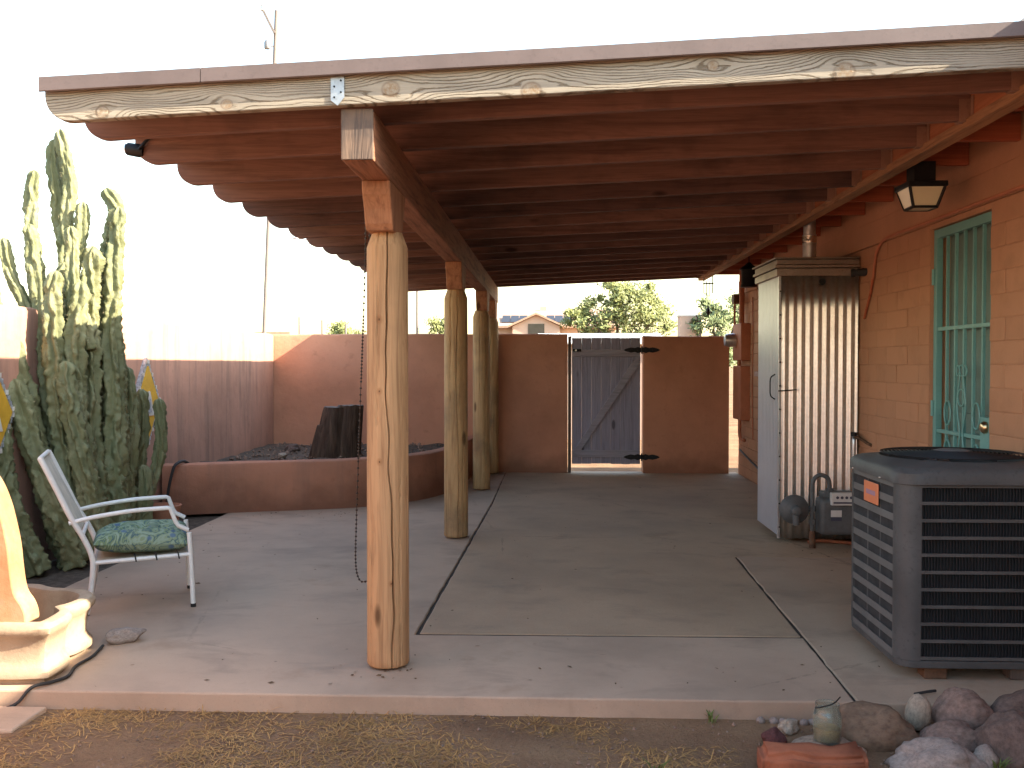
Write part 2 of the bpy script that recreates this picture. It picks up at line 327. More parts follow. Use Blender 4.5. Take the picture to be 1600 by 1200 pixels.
# ------------------------------------------------------------------ mesh helpers
OFF = {}
class MB:
    def __init__(s): s.v = []; s.f = []; s.sm = False
    def add(s, vs, fs):
        k = len(s.v); s.v += [Vector(v) for v in vs]; s.f += [tuple(i+k for i in f) for f in fs]; return s
    def box(s, a, b):
        (x0, y0, z0), (x1, y1, z1) = a, b
        return s.add([(x0, y0, z0), (x1, y0, z0), (x1, y1, z0), (x0, y1, z0), (x0, y0, z1), (x1, y0, z1), (x1, y1, z1), (x0, y1, z1)],
                     [(0, 3, 2, 1), (4, 5, 6, 7), (0, 1, 5, 4), (1, 2, 6, 5), (2, 3, 7, 6), (3, 0, 4, 7)])
    def prism(s, poly, axis, a, b):
        # poly: 2D points; extruded along axis from a to b
        def p(u, w, h): return {0: (h, u, w), 1: (u, h, w), 2: (u, w, h)}[axis]
        n = len(poly)
        return s.add([p(u, w, a) for u, w in poly]+[p(u, w, b) for u, w in poly],
                     [tuple(range(n)), tuple(range(2*n-1, n-1, -1))]+[(i, i+n, (i+1) % n+n, (i+1) % n) for i in range(n)])
    def bar(s, p, q, w, h, up=(0, 0, 1)):
        p, q = Vector(p), Vector(q); d = (q-p).normalized(); sx = d.cross(Vector(up))
        if sx.length < 1e-4: sx = d.cross(Vector((1, 0, 0)))
        sx.normalize(); uy = sx.cross(d); a = sx*w/2; b = uy*h/2
        vs = [p-a-b, p+a-b, p+a+b, p-a+b, q-a-b, q+a-b, q+a+b, q-a+b]
        return s.add(vs, [(0, 3, 2, 1), (4, 5, 6, 7), (0, 1, 5, 4), (1, 2, 6, 5), (2, 3, 7, 6), (3, 0, 4, 7)])
    def tube(s, pts, r, n=10, cap=True, ell=(1, 1)):
        pts = [Vector(p) for p in pts]; rs = r if isinstance(r, (list, tuple)) else [r]*len(pts)
        ring = []; up = None
        for i, p in enumerate(pts):
            d = (pts[min(i+1, len(pts)-1)]-pts[max(i-1, 0)]).normalized()
            if up is None: up = Vector((0, 0, 1)) if abs(d.z) < .9 else Vector((1, 0, 0))
            x = d.cross(up)
            x.normalize(); up = x.cross(d)
            ring.append([p+(x*math.cos(2*math.pi*j/n)*ell[0]+up*math.sin(2*math.pi*j/n)*ell[1])*rs[i] for j in range(n)])
        vs = [v for rr in ring for v in rr]; fs = []
        for i in range(len(pts)-1):
            for j in range(n): fs.append((i*n+j, i*n+(j+1) % n, (i+1)*n+(j+1) % n, (i+1)*n+j))
        if cap: fs += [tuple(range(n-1, -1, -1)), tuple((len(pts)-1)*n+j for j in range(n))]
        s.sm = True; return s.add(vs, fs)
    def lathe(s, prof, c, n=24, axis=2):
        vs = []; fs = []
        for r, h in prof:
            for j in range(n):
                a = 2*math.pi*j/n; u, w = r*math.cos(a), r*math.sin(a)
                vs.append(Vector(c)+Vector({0: (h, u, w), 1: (w, h, u), 2: (u, w, h)}[axis]))
        m = len(prof)
        for i in range(m-1):
            for j in range(n): fs.append((i*n+j, i*n+(j+1) % n, (i+1)*n+(j+1) % n, (i+1)*n+j))
        fs += [tuple(range(n-1, -1, -1)), tuple((m-1)*n+j for j in range(n))]
        s.sm = True; return s.add(vs, fs)
    def mesh(s, name, off=Vector((0, 0, 0)), smooth=None):
        me = bpy.data.meshes.new(name); me.from_pydata([v-off for v in s.v], [], s.f); me.validate()
        bm = bmesh.new(); bm.from_mesh(me); bmesh.ops.recalc_face_normals(bm, faces=bm.faces); bm.to_mesh(me); bm.free()
        sm = s.sm if smooth is None else smooth
        if sm:
            for p in me.polygons: p.use_smooth = True
            me.set_sharp_from_angle(angle=R(42))
        return me
    def build(s, name, m, parent=None, bevel=0, smooth=None, origin=None, seg=2):
        off = OFF[parent.name] if parent else Vector(origin or (0, 0, 0))
        me = s.mesh(name, off, smooth); me.materials.append(M[m] if isinstance(m, str) else m)
        o = bpy.data.objects.new(name, me); col.objects.link(o); OFF[o.name] = off
        if parent: o.parent = parent
        else: o.location = off
        if bevel:
            b = o.modifiers.new('bevel', 'BEVEL'); b.width = bevel; b.segments = seg; b.limit_method = 'ANGLE'; b.angle_limit = R(40)
            b.harden_normals = False
        return o
def thing(name, label, cat, loc, group=None):
    o = bpy.data.objects.new(name, None); col.objects.link(o); o.location = loc; o.empty_display_size = .1
    OFF[o.name] = Vector(loc); return tag(o, label, cat, group)
def tag(o, label, cat, group=None):
    o['label'] = label; o['category'] = cat
    if group: o['group'] = group
    return o
def struct(o): o['kind'] = 'structure'; return o
def stuff(o): o['kind'] = 'stuff'; return o
def piece(me, name, parent, loc, mats=None):
    # a repeat piece that shares mesh data; loc in world coordinates
    o = bpy.data.objects.new(name, me); col.objects.link(o); o.parent = parent
    o.location = Vector(loc)-OFF[parent.name]; return o
def curve(pts, n=8):
    # Catmull-Rom through pts
    P = [Vector(p) for p in pts]; P = [P[0]*2-P[1]]+P+[P[-1]*2-P[-2]]; out = []
    for i in range(1, len(P)-2):
        for k in range(n):
            u = k/n; a, b, c, d = P[i-1:i+3]
            out.append(.5*((2*b)+(c-a)*u+(2*a-5*b+4*c-d)*u*u+(3*b-a-3*c+d)*u**3))
    return out+[P[-2]]

# ------------------------------------------------------------------ ground and patio
GZ = -.08
mb = MB(); N = 90
xs = [-400, -120, -40, -14, -7]+[-4.5+i*.1 for i in range(78)]+[4, 9, 20, 60, 150, 400]
ys = [-60, -20, -6, -1]+[1.5+i*.08 for i in range(42)]+[5.2, 7, 9, 12, 16, 25, 45, 90, 200, 500, 1500]
vs = []
for y in ys:
    for x in xs:
        z = GZ
        if -4.5 <= x <= 3.5 and 1.4 < y < 3.96: z += .022*noise.noise(Vector((x*2.2, y*2.2, 0)))+.010*noise.noise(Vector((x*9, y*9, 3)))
        vs.append((x, y, z))
nx = len(xs)
mb.add(vs, [(j*nx+i, j*nx+i+1, (j+1)*nx+i+1, (j+1)*nx+i) for j in range(len(ys)-1) for i in range(nx-1)])
struct(mb.build('ground', 'dirt', smooth=True))

slab = MB().box((-3.045, 4.02, -.30), (2.395, 12.62, -.009)).build('patio_slab', 'joint', origin=(0, 8, 0)); struct(slab)
def wavy(poly, amp=.004, step=.08, sd=0):
    out = []
    for i in range(len(poly)):
        a, b = Vector((*poly[i], 0)), Vector((*poly[(i+1) % len(poly)], 0)); n = max(1, int((b-a).length/step))
        t_ = (b-a).normalized(); nn = Vector((-t_.y, t_.x, 0))
        for k in range(n):
            p = a+(b-a)*k/n
            q = p if k == 0 else p+nn*amp*noise.noise(Vector((p.x*7+sd, p.y*7, sd)))*1.4
            out.append((q.x, q.y))
    return out
def panel(poly, m, z=0, amp=.004, sd=0):
    o = MB().prism(wavy(poly, amp, sd=sd), 2, -.2, z).build('concrete_panel', m, slab, bevel=.008)
    return o
g_ = .006
panel([(-3.05, 4.0), (1.262-g_, 4.0), (1.292-g_, 4.935), (-.70-g_, 4.915), (-.60-g_, 9.58), (-.596, 12.62), (-3.05, 12.62)], 'conc', 0, sd=1)
panel([(-.70+g_*2, 4.952), (1.292-g_*1.5, 4.970), (1.34-g_, 7.034), (2.40, 7.036), (2.40, 12.62), (-.5945, 12.62), (-.60+g_, 9.58)], 'conc_b', -.003, sd=3)
panel([(1.262+g_, 4.0), (2.40, 4.0), (2.40, 7.03), (1.34+g_, 7.026), (1.292+g_, 4.935)], 'conc_c', -.002, .007, sd=4)
MB().box((-4.4, 4.0, -.2), (-3.055, 8.9, -.03)).build('planting_bed', 'planter_soil', None); struct(bpy.data.objects['planting_bed'])

# ------------------------------------------------------------------ stucco walls
def rounded_wall(path, thick, z0, z1, wob=.006, step=.12, rr=.03, sd=0, closed=False):
    # thick wall that follows a 2D path with a softly rounded, uneven top
    P = [Vector((*p, 0)) for p in path]; pts = []
    for a, b in zip(P[:-1], P[1:]):
        n = max(1, int((b-a).length/step))
        for k in range(n): pts.append(a+(b-a)*k/n)
    pts.append(P[-1]); mb = MB(); rows = []
    h = thick/2
    prof = [(-h, z0), (-h, z0+(z1-z0)*.33), (-h, z0+(z1-z0)*.66), (-h, z1-rr), (-h+rr*.3, z1-rr*.3), (-h+rr, z1), (h-rr, z1), (h-rr*.3, z1-rr*.3), (h, z1-rr), (h, z0+(z1-z0)*.66), (h, z0+(z1-z0)*.33), (h, z0)]
    for i, p in enumerate(pts):
        d = (pts[min(i+1, len(pts)-1)]-pts[max(i-1, 0)]).normalized(); nn = Vector((d.y, -d.x, 0))
        for u, z in prof:
            q = p+nn*u
            w = wob*noise.noise(Vector((q.x*2.5+sd, q.y*2.5, z*2.5)))
            zz = z+(wob*.9*noise.noise(Vector((q.x*3, q.y*3, sd+5))) if z > z1-rr*1.5 else 0)
            q = q+nn*w; mb.v.append(Vector((q.x, q.y, zz)))
    m = len(prof)
    for i in range(len(pts)-1):
        for j in range(m-1): mb.f.append((i*m+j, i*m+j+1, (i+1)*m+j+1, (i+1)*m+j))
    mb.f += [tuple(range(m)), tuple((len(pts)-1)*m+j for j in range(m-1, -1, -1))]
    mb.sm = True; return mb
tag(rounded_wall([(-3.86, -9.12), (2.3, -9.12)], .22, -.2, 1.8, .01, sd=9).build('stucco_wall', 'stucco_back'), 'unseen terracotta stucco yard wall opposite the gate, added to block low light', 'wall')  # unseen wall, added behind the camera to dim low light under the roof
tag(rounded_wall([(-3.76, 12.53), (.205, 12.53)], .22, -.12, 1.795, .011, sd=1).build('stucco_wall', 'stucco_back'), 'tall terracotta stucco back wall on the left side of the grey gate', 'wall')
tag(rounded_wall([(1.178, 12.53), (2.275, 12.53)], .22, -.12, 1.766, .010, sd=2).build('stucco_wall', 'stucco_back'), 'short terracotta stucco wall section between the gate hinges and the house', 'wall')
tag(rounded_wall([(-3.745, -9.0), (-3.745, 12.40)], .22, -.2, 1.797, .011, sd=3).build('stucco_wall', 'stucco_left'), 'streaked pinkish stucco side wall behind the cactus, sunlit along its top', 'wall')  # stretch behind the camera is unseen, lengthened to cut low light
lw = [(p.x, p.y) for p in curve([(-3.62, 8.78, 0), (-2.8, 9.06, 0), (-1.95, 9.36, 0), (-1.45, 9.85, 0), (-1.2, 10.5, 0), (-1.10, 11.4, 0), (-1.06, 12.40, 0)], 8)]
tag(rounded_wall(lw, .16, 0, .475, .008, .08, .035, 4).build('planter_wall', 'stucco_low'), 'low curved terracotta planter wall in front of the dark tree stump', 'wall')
mb = MB(); poly = [(x-.0, y+.06) for x, y in lw]+[(-3.63, 12.41)]
soil = []
n_ = 26
for j in range(n_+1):
    for i in range(n_+1):
        x = -3.66+2.6*i/n_; y = 8.8+3.63*j/n_
        soil.append((x, y, .36+.06*noise.noise(Vector((x*3, y*3, 1)))+.02*noise.noise(Vector((x*12, y*12, 1)))))
def inside(x, y):
    c = False; n = len(poly)
    for i in range(n):
        (x1, y1), (x2, y2) = poly[i], poly[i-1]
        if (y1 > y) != (y2 > y) and x < (x2-x1)*(y-y1)/(y2-y1)+x1: c = not c
    return c
fs = []
for j in range(n_):
    for i in range(n_):
        k = j*(n_+1)+i
        cx = -3.66+2.6*(i+.5)/n_; cy = 8.8+3.63*(j+.5)/n_
        if inside(cx, cy) or inside(cx-.03, cy+.06): fs.append((k, k+1, k+n_+2, k+n_+1))
mb.add(soil, fs); struct(mb.build('planter_earth', 'planter_soil', smooth=True))

# ------------------------------------------------------------------ house
H = thing('house', 'terracotta painted slump block house with teal security door on the right', 'house', (2.4, 8, 0))
DY0, DY1, DZ = 5.376, 6.221, 2.25
WY0, WY1, WZ0, WZ1 = 9.9, 11.22, 1.32, 2.24
mb = MB(); XB = 2.4055
mb.box((XB, -5, -.3), (2.60, DY0, 2.284)); mb.box((XB, DY0, DZ), (2.6, DY1, 2.284)); mb.box((XB, DY1, -.3), (2.6, WY0, 2.284))
mb.box((XB, WY0, -.3), (2.6, WY1, WZ0)); mb.box((XB, WY0, WZ1), (2.6, WY1, 2.284)); mb.box((XB, WY1, -.3), (2.6, 12.45, 2.284))
mb.box((XB, DY0, -.3), (2.6, DY1, .14)); mb.box((2.6, 12.2, -.3), (9, 12.449, 2.284)); mb.box((2.6, -5, -.3), (9, -4.8, 2.284))
mb.build('wall', 'block_wall', H)
MB().box((2.394, -5, 2.287), (2.6, 12.455, 2.463)).box((2.402, -5, 2.463), (2.62, 12.452, 2.70)).build('plaster_band', 'plaster_band', H, bevel=.006)
BH, BL = .1268, .40
def block_mesh(L, sd):
    b = bmesh.new(); bmesh.ops.create_cube(b, size=1)
    bmesh.ops.subdivide_edges(b, edges=[e for e in b.edges if abs(e.verts[0].co.y-e.verts[1].co.y) > .5], cuts=3)
    bmesh.ops.bevel(b, geom=[e for e in b.edges if e.calc_length() > 0 and e.is_manifold and e.calc_face_angle(0) > .5], offset=.05, segments=1, affect='EDGES')
    for v in b.verts:
        v.co = Vector((v.co.x*.05, v.co.y*(L-.004), v.co.z*(BH-.004)))
        v.co.x += .003*noise.noise(v.co*9+Vector((sd*3, 0, 0))) if v.co.x < 0 else 0
        v.co.z += .0025*noise.noise(v.co*5+Vector((sd, sd, 0)))
    me = bpy.data.meshes.new('block'); b.to_mesh(me); b.free(); me.materials.append(M['block']); return me
full = [block_mesh(BL, i) for i in range(4)]; cache = {}
far = MB()
for r in range(18):
    z = BH*(r+.5); y = 3.6+(.2 if r % 2 else 0)
    while y < 12.44:
        segs = [(y, min(y+BL, 12.445))]
        for (a, b, z0, z1) in ((DY0, DY1, 0, DZ), (WY0, WY1, WZ0, WZ1)):
            if z0 < z < z1:
                ns = []
                for (p, q) in segs:
                    if q <= a or p >= b: ns.append((p, q))
                    else:
                        if p < a: ns.append((p, a))
                        if q > b: ns.append((b, q))
                segs = ns
        for p, q in segs:
            L = q-p
            if L < .04: continue
            if q > 4.3 and p < 9.0:
                if abs(L-BL) < .002: me = full[random.randrange(4)]
                else:
                    k = round(L, 2); me = cache.setdefault(k, block_mesh(L, 9))
                piece(me, 'block', H, (2.426+random.uniform(-.0025, .0025), (p+q)/2, z))
            else:
                dx = random.uniform(-.002, .002); far.box((2.4+dx, p+.003, z-BH/2+.003), (2.43, q-.003, z+BH/2-.003))
        y += BL
stuff(far.build('block_courses', 'block', H, bevel=.006, seg=1))
# door recess, security door
MB().box((2.409, DY1-.002, .12), (2.598, DY1+.012, DZ+.01)).build('door_jamb', 'plaster_band', H)
MB().box((2.30, DY0-.05, -.02), (2.62, DY1+.05, .138)).build('door_step', 'conc_c', H, bevel=.01)
dr = MB().box((2.52, DY0+.02, .16), (2.56, DY1-.02, DZ-.02)).build('door', 'teal_door', H, bevel=.004)
for (a, b, c, d) in ((.22, .95, .08, .38), (.22, .95, .46, .76), (1.1, 2.05, .08, .38), (1.1, 2.05, .46, .76)):
    MB().box((2.509, DY0+c, a), (2.522, DY0+d, b)).build('door_panel', 'teal_door', dr, bevel=.006)
FX = 2.445
sd = MB()
sd.box((FX-.02, DY0+.002, .15), (FX+.02, DY0+.05, DZ-.004)); sd.box((FX-.02, DY1-.05, .15), (FX+.02, DY1-.004, DZ-.004))
sd.box((FX-.019, DY0+.05, DZ-.06), (FX+.019, DY1-.05, DZ-.005)); sd.box((FX-.019, DY0+.05, .15), (FX+.019, DY1-.05, .20))
SD = sd.build('security_door', 'teal', H, bevel=.003)
for k in range(5):
    y = DY0+.05+(DY1-DY0-.1)*(k+1)/6
    MB().box((FX-.008, y-.009, .20), (FX+.008, y+.009, DZ-.06)).build('bar', 'teal', SD)
for z in (1.62, .98, .45): MB().box((FX-.012, DY0+.05, z-.011), (FX+.010, DY1-.05, z+.011)).build('cross_bar', 'teal', SD)
MB().box((FX-.022, DY0+.045, .74), (FX+.017, DY0+.16, 1.10)).build('lock_plate', 'teal', SD, bevel=.003)
yc = (DY0+DY1)/2
for (cy, cz, w, h) in ((yc, 1.20, .05, .05), (yc, 1.36, .032, .032), (yc-.05, 1.36, .02, .03), (yc+.05, 1.36, .02, .03), (yc-.2, 1.10, .045, .075), (yc+.2, 1.10, .045, .075), (yc-.2, .86, .045, .075), (yc+.2, .86, .045, .075)):
    MB().tube([(FX-.016, cy+w*math.cos(a), cz+h*math.sin(a)) for a in [2*math.pi*i/20 for i in range(21)]], .0055, 6).build('scroll', 'teal', SD)
for s in (-1, 1):
    MB().tube(curve([(FX-.016, yc+s*.02, 1.34), (FX-.016, yc+s*.06, 1.15), (FX-.016, yc+s*.02, .98), (FX-.016, yc+s*.07, .78), (FX-.016, yc+s*.03, .58)]), .0055, 6).build('scroll', 'teal', SD)
MB().lathe([(.035, 0), (.035, .012), (.026, .02), (.024, .034), (.01, .036)][::-1] and [(.035, FX-.024), (.035, FX-.036), (.026, FX-.046), (.02, FX-.05)], (0, DY0+.085, 1.045), 20, 0).build('deadbolt', 'brass', SD)
MB().lathe([(.034, FX-.024), (.032, FX-.034), (.013, FX-.04), (.012, FX-.062), (.026, FX-.07), (.032, FX-.085), (.027, FX-.1), (.012, FX-.105)], (0, DY0+.085, .885), 20, 0).build('door_knob', 'chrome', SD)
for z in (.4, 1.12, 1.95): MB().tube([(FX-.026, DY1-.012, z-.05), (FX-.026, DY1-.012, z+.05)], .010, 8).build('hinge', 'teal', SD)
# window, sill
wf = MB().box((2.44, WY0, WZ0), (2.47, WY0+.05, WZ1)).box((2.44, WY1-.05, WZ0), (2.47, WY1, WZ1)).box((2.441, WY0+.05, WZ1-.05), (2.469, WY1-.05, WZ1)).box((2.441, WY0+.05, WZ0), (2.469, WY1-.05, WZ0+.05)).box((2.442, (WY0+WY1)/2-.02, WZ0+.05), (2.468, (WY0+WY1)/2+.02, WZ1-.05)).build('window_frame', 'red_paint', H)
MB().box((2.452, WY0+.05, WZ0+.05), (2.458, WY1-.05, WZ1-.05)).build('pane', 'window_glass', wf)
MB().box((2.35, WY0-.05, WZ0-.06), (2.60, WY1+.05, WZ0-.002)).build('window_sill', 'sill', H, bevel=.008)
# eave: tails, fascia board, roof
tm = MB().box((0, -.02, 0), (.405, .02, .135)).mesh('eave_tail'); tm.materials.append(M['red_paint'])
y = -4.7
while y < 12.4: piece(tm, 'eave_tail', H, (1.992, y, 2.545)); y += .61
MB().box((1.952, -5, 2.545), (1.990, 12.72, 2.70)).build('ledger_board', 'ledger', H, bevel=.003)
MB().box((1.925, -5, 2.500), (2.010, 12.76, 2.543)).build('ledger_trim', 'ledger_trim', H, bevel=.004)
k = 0; x = 1.96
while x < 2.62: MB().box((x, -5, 2.702), (x+.138, 12.74, 2.722)).build('eave_board', 'red_paint', H, bevel=.002); x += .141
MB().prism([(1.915, 2.726), (9.2, 2.95), (9.2, 3.06), (1.915, 2.805)], 1, -5.1, 12.8).build('roof', 'roof_membrane', H)
MB().box((2.62, 12.0, 2.284), (9, 12.40, 2.73)).build('gable_wall', 'plaster_band', H)

# ------------------------------------------------------------------ patio cover
PC = thing('patio_cover', 'timber patio cover with round-ended rafters, beam and peeled log posts', 'patio cover', (-.77, 4.4, 0))
SL = .043
def rb(x): return 2.362+SL*(x+2)
XL, XR, RH, RT = -2.012, 1.948, .142, .045
def rafter_mesh(xl=XL):
    top = lambda x: rb(x)+RH
    poly = [(xl, top(xl)), (xl, rb(xl)+.10)]
    for a in range(1, 9):
        t = math.pi/2*a/8; poly.append((xl+.10*(1-math.cos(t)), rb(xl)+.10*(1-math.sin(t))))
    n = 12
    for i in range(1, n+1): x = xl+.11+(XR-xl-.11)*i/n; poly.append((x, rb(x)))
    for i in range(n, -1, -1): x = xl+.11+(XR-xl-.11)*i/n; poly.append((x, top(x)))
    return MB().prism(poly, 1, -RT/2, RT/2)
rys = [3.775, 4.09, 4.60, 5.12, 5.66]+[6.20+.54*i for i in range(13)]
rm = rafter_mesh(); meA = rm.mesh('rafter'); meA.materials.append(M['rafter'])
meB = rm.mesh('rafter'); meB.materials.append(M['rafter_pale'])
hm = MB().box((-.055, -RT/2-.004, -.004), (0, -RT/2-.001, .10)).box((-.055, RT/2+.001, -.004), (0, RT/2+.004, .10)).box((-.055, -RT/2-.004, -.005), (0, RT/2+.004, -.001)).box((-.003, -RT/2-.03, -.004), (0, -RT/2-.004, .11)).box((-.003, RT/2+.004, -.004), (0, RT/2+.03, .11)).mesh('joist_hanger')
hm.materials.append(M['galv_paint'])
for i, y in enumerate(rys):
    me = meA if i in (5, 6, 9, 11, 13) else meB
    if i == 0: me = rm.mesh('rafter'); me.materials.append(M['front'])
    o = piece(me, 'rafter', PC, (0, y+.0, 0)); o.location.x = -OFF[PC.name].x; 
    b = o.modifiers.new('bevel', 'BEVEL'); b.width = .004; b.segments = 2; b.limit_method = 'ANGLE'; b.angle_limit = R(50)
    if i: o.location.z += random.uniform(-.004, .004)
    if i == 0: o['label'] = 'sun-bleached front rafter with knots'
    piece(hm, 'joist_hanger', PC, (1.949, y, rb(1.95)))
x = -2.0; k = 0
while x < 1.93:
    w = min(.146, 1.945-x)
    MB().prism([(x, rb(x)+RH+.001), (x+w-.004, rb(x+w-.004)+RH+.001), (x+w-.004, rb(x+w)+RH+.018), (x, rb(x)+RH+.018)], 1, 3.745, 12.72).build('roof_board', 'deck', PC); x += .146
# metal drip edges: two lengths in front, one behind, one along the low side
def drip(xa, xb):
    m = MB(); n = 10; prof = [(3.722, .113), (3.727, .109), (3.733, .113), (3.731, .118), (3.728, .162), (3.80, .165), (3.80, .168), (3.722, .167)]
    for i in range(n+1):
        x = xa+(xb-xa)*i/n; j = .003*noise.noise(Vector((x*5, 0, 0)))
        for yy, zz in prof: m.v.append(Vector((x, yy+j, rb(x)+zz+j*.7)))
    q = len(prof)
    for i in range(n):
        for j in range(q): m.f.append((i*q+j, i*q+(j+1) % q, (i+1)*q+(j+1) % q, (i+1)*q+j))
    m.f += [tuple(range(q)), tuple(n*q+j for j in range(q))]
    return m.build('drip_edge', 'fascia', PC)
drip(-2.02, -1.375); drip(-1.372, 1.945)
MB().prism([(-2.0, rb(-2)+RH+.019), (1.945, rb(1.945)+RH+.019), (1.945, rb(1.945)+RH+.0225), (-2.0, rb(-2)+RH+.0225)], 1, 3.81, 12.74).build('roof_cover', 'roof_membrane', PC)
MB().box((-2.015, 3.81, rb(-2)+RH-.012), (-2.004, 12.74, rb(-2)+RH+.024)).build('drip_edge', 'fascia', PC)
# strap tie on the front rafter over the beam
zt_ = rb(-.85)
st_ = MB().prism([(-.865, zt_+.018), (-.838, zt_-.002), (-.812, zt_+.03), (-.812, zt_+.112), (-.865, zt_+.108)], 1, 3.7465, 3.7512).build('strap_tie', plain('dull_galvanized', (.40, .42, .44), .5, .8, .25, 14, .15), PC)
for k, dz in enumerate((.03, .05, .072, .095)): MB().lathe([(.004, 3.7442), (.004, 3.7465)], (-.838+.013*(1 if k % 2 else -1), 0, zt_+dz), 8, 1).build('nail', 'iron', PC)
BX0, BX1, BZ0, BZ1 = -.835, -.705, 2.205, 2.4085
bm_ = MB().box((BX0, 3.80, BZ0), (BX1, 12.62, BZ1)).build('beam', 'beam', PC, bevel=.008)
MB().box((BX0+.001, 3.786, BZ0+.002), (BX1-.001, 3.7995, BZ1-.002)).build('end_grain', 'endgrain', bm_, bevel=.003)
posts = [(-.757, 4.405), (-.772, 7.72), (-.785, 10.70), (-.775, 12.28)]
PH = 2.0
def post_mesh(i):
    mb = MB(); rel = [-.13, -.065, -.02, .02, .065, .13]+[.13+(2*math.pi-.26)*k/90 for k in range(1, 90)]; n = len(rel)
    rad = .094; zs = [.012, .02]+[.05+1.86*k/70 for k in range(71)]+[1.93, 1.965, 1.985, 2.0]
    ca = {0: R(-76), 1: R(-78), 2: R(-60), 3: R(-90)}[i]
    for z in zs:
        tp = 1.03-.035*z/2
        if z > 1.93: tp -= (z-1.93)*4.2*.9
        if z < .02: tp -= .05
        cw = ca+.22*noise.noise(Vector((z*1.1, i, 0)))+.09*noise.noise(Vector((z*6, i, 4)))+(.10 if i == 0 else 0)*(1-z)
        dep = .030*min(1, .35+1.5*abs(noise.noise(Vector((z*.9, i*3, 1)))))*(1 if i == 0 else .6)
        wid = .6+.9*abs(noise.noise(Vector((z*2.1, i*7, 3))))
        for k, d in enumerate(rel):
            a = cw+(d*wid if abs(d) < .1 else d)
            r = rad*tp*(1+.010*noise.noise(Vector((math.cos(a)*1.5, math.sin(a)*1.5, z*1.0+i*9)))+.006*noise.noise(Vector((math.cos(a)*9, math.sin(a)*9, z*1.0+i*5))))
            r *= 1+.006*math.cos(6*a+i)
            if abs(d) < .03: r -= dep
            for (c2, z0, z1) in ((ca+.55, .0, .9), (ca-.6, 1.1, 2.0), (ca+1.1, .5, 1.6), (ca-1.0, .0, .7)):
                d2 = (a-c2-.06*noise.noise(Vector((z*3, c2, 0)))+math.pi) % (2*math.pi)-math.pi
                if z0 < z < z1 and abs(d2) < .05: r -= .008*(1-abs(d2)/.05)
            mb.v.append(Vector((r*math.cos(a), r*math.sin(a), z)))
    m = len(zs)
    for q in range(m-1):
        for j in range(n): mb.f.append((q*n+j, q*n+(j+1) % n, (q+1)*n+(j+1) % n, (q+1)*n+j))
    mb.f += [tuple(range(n-1, -1, -1)), tuple((m-1)*n+j for j in range(n))]
    mb.sm = True; return mb
def knot_mat(base, knots):
    m = base.copy(); t = NT.__new__(NT); t.m = m; t.t = m.node_tree
    b = [x for x in t.t.nodes if x.type == 'BSDF_PRINCIPLED'][0]
    tc = [x for x in t.t.nodes if x.type == 'TEX_COORD'][0]; cur = b.inputs['Base Color'].links[0].from_socket
    for kx, kz, kr in knots:
        x, y, z = t.sep(tc.outputs['Object'])
        dx = t.math('SUBTRACT', x, kx); dz = t.math('MULTIPLY', t.math('SUBTRACT', z, kz), .8)
        d = t.math('SQRT', t.math('ADD', t.math('MULTIPLY', dx, dx), t.math('MULTIPLY', dz, dz)))
        d = t.math('ADD', d, t.math('MULTIPLY', y, .0))
        cur = t.mix(t.math('MULTIPLY', t.mask(d, kr*1.9, kr*.9), .45), cur, (.25, .10, .035)); cur = t.mix(t.math('MULTIPLY', t.mask(d, kr*.55, kr*.3), .8), cur, (.09, .035, .015))
    t.t.links.new(cur, b.inputs['Base Color']); return m
for i, (px, py) in enumerate(posts):
    mb = post_mesh(i); me = mb.mesh('post')
    m = knot_mat(M['post'], [(-.022, 1.60, .011), (-.022, 1.275, .009), (-.022, .955, .009), (.03, .40, .008)]) if i == 0 else M['post_worn']
    me.materials.append(m); o = piece(me, 'post', PC, (px, py, 0))
    MB().lathe([(.045, 0), (.045, .014)], (px, py, 0), 16).build('post_base', 'pipe_rust', PC)
    # carved bracket between post and beam
    yb = py; og = [(.215, BZ0-.001), (.213, 2.175), (.203, 2.145), (.183, 2.115), (.166, 2.085), (.155, 2.055), (.142, 2.025), (.118, 1.996)]
    q = [(yb+a, b) for a, b in og]+[(yb-a, b) for a, b in og[::-1]]
    MB().prism(q, 0, BX0+.002, BX1-.002).build('bracket', 'bracket', PC, bevel=.006)

# ------------------------------------------------------------------ gate
G = thing('gate', 'weathered violet-grey plank gate with diagonal brace and black hinges', 'gate', (.7, 12.45, 0))
GX0, GX1, GZ0, GZ1 = .262, 1.143, .115, 1.745
n = 7; w = (GX1-GX0)/n
for i in range(n):
    dz = random.uniform(-.008, .008)
    MB().box((GX0+i*w+.0006, 12.447, GZ0+dz), (GX0+(i+1)*w-.0006, 12.470, GZ1+dz*.4)).build('plank', 'gate', G, bevel=.005)
MB().box((GX0+.004, 12.422, 1.50), (GX1-.004, 12.4465, 1.592)).build('rail', 'gate_rail', G, bevel=.003)
MB().box((GX0+.004, 12.422, .20), (GX1-.004, 12.4465, .292)).build('rail', 'gate_rail', G, bevel=.003)
p0, p1 = Vector((GX0+.075, 12.434, .294)), Vector((GX1-.045, 12.434, 1.498))
MB().prism([(GX0+.03, .294), (GX0+.12, .294), (GX1-.01, 1.40), (GX1-.01, 1.498), (GX1-.06, 1.498)], 1, 12.424, 12.4462).build('brace', 'gate_rail', G, bevel=.003)
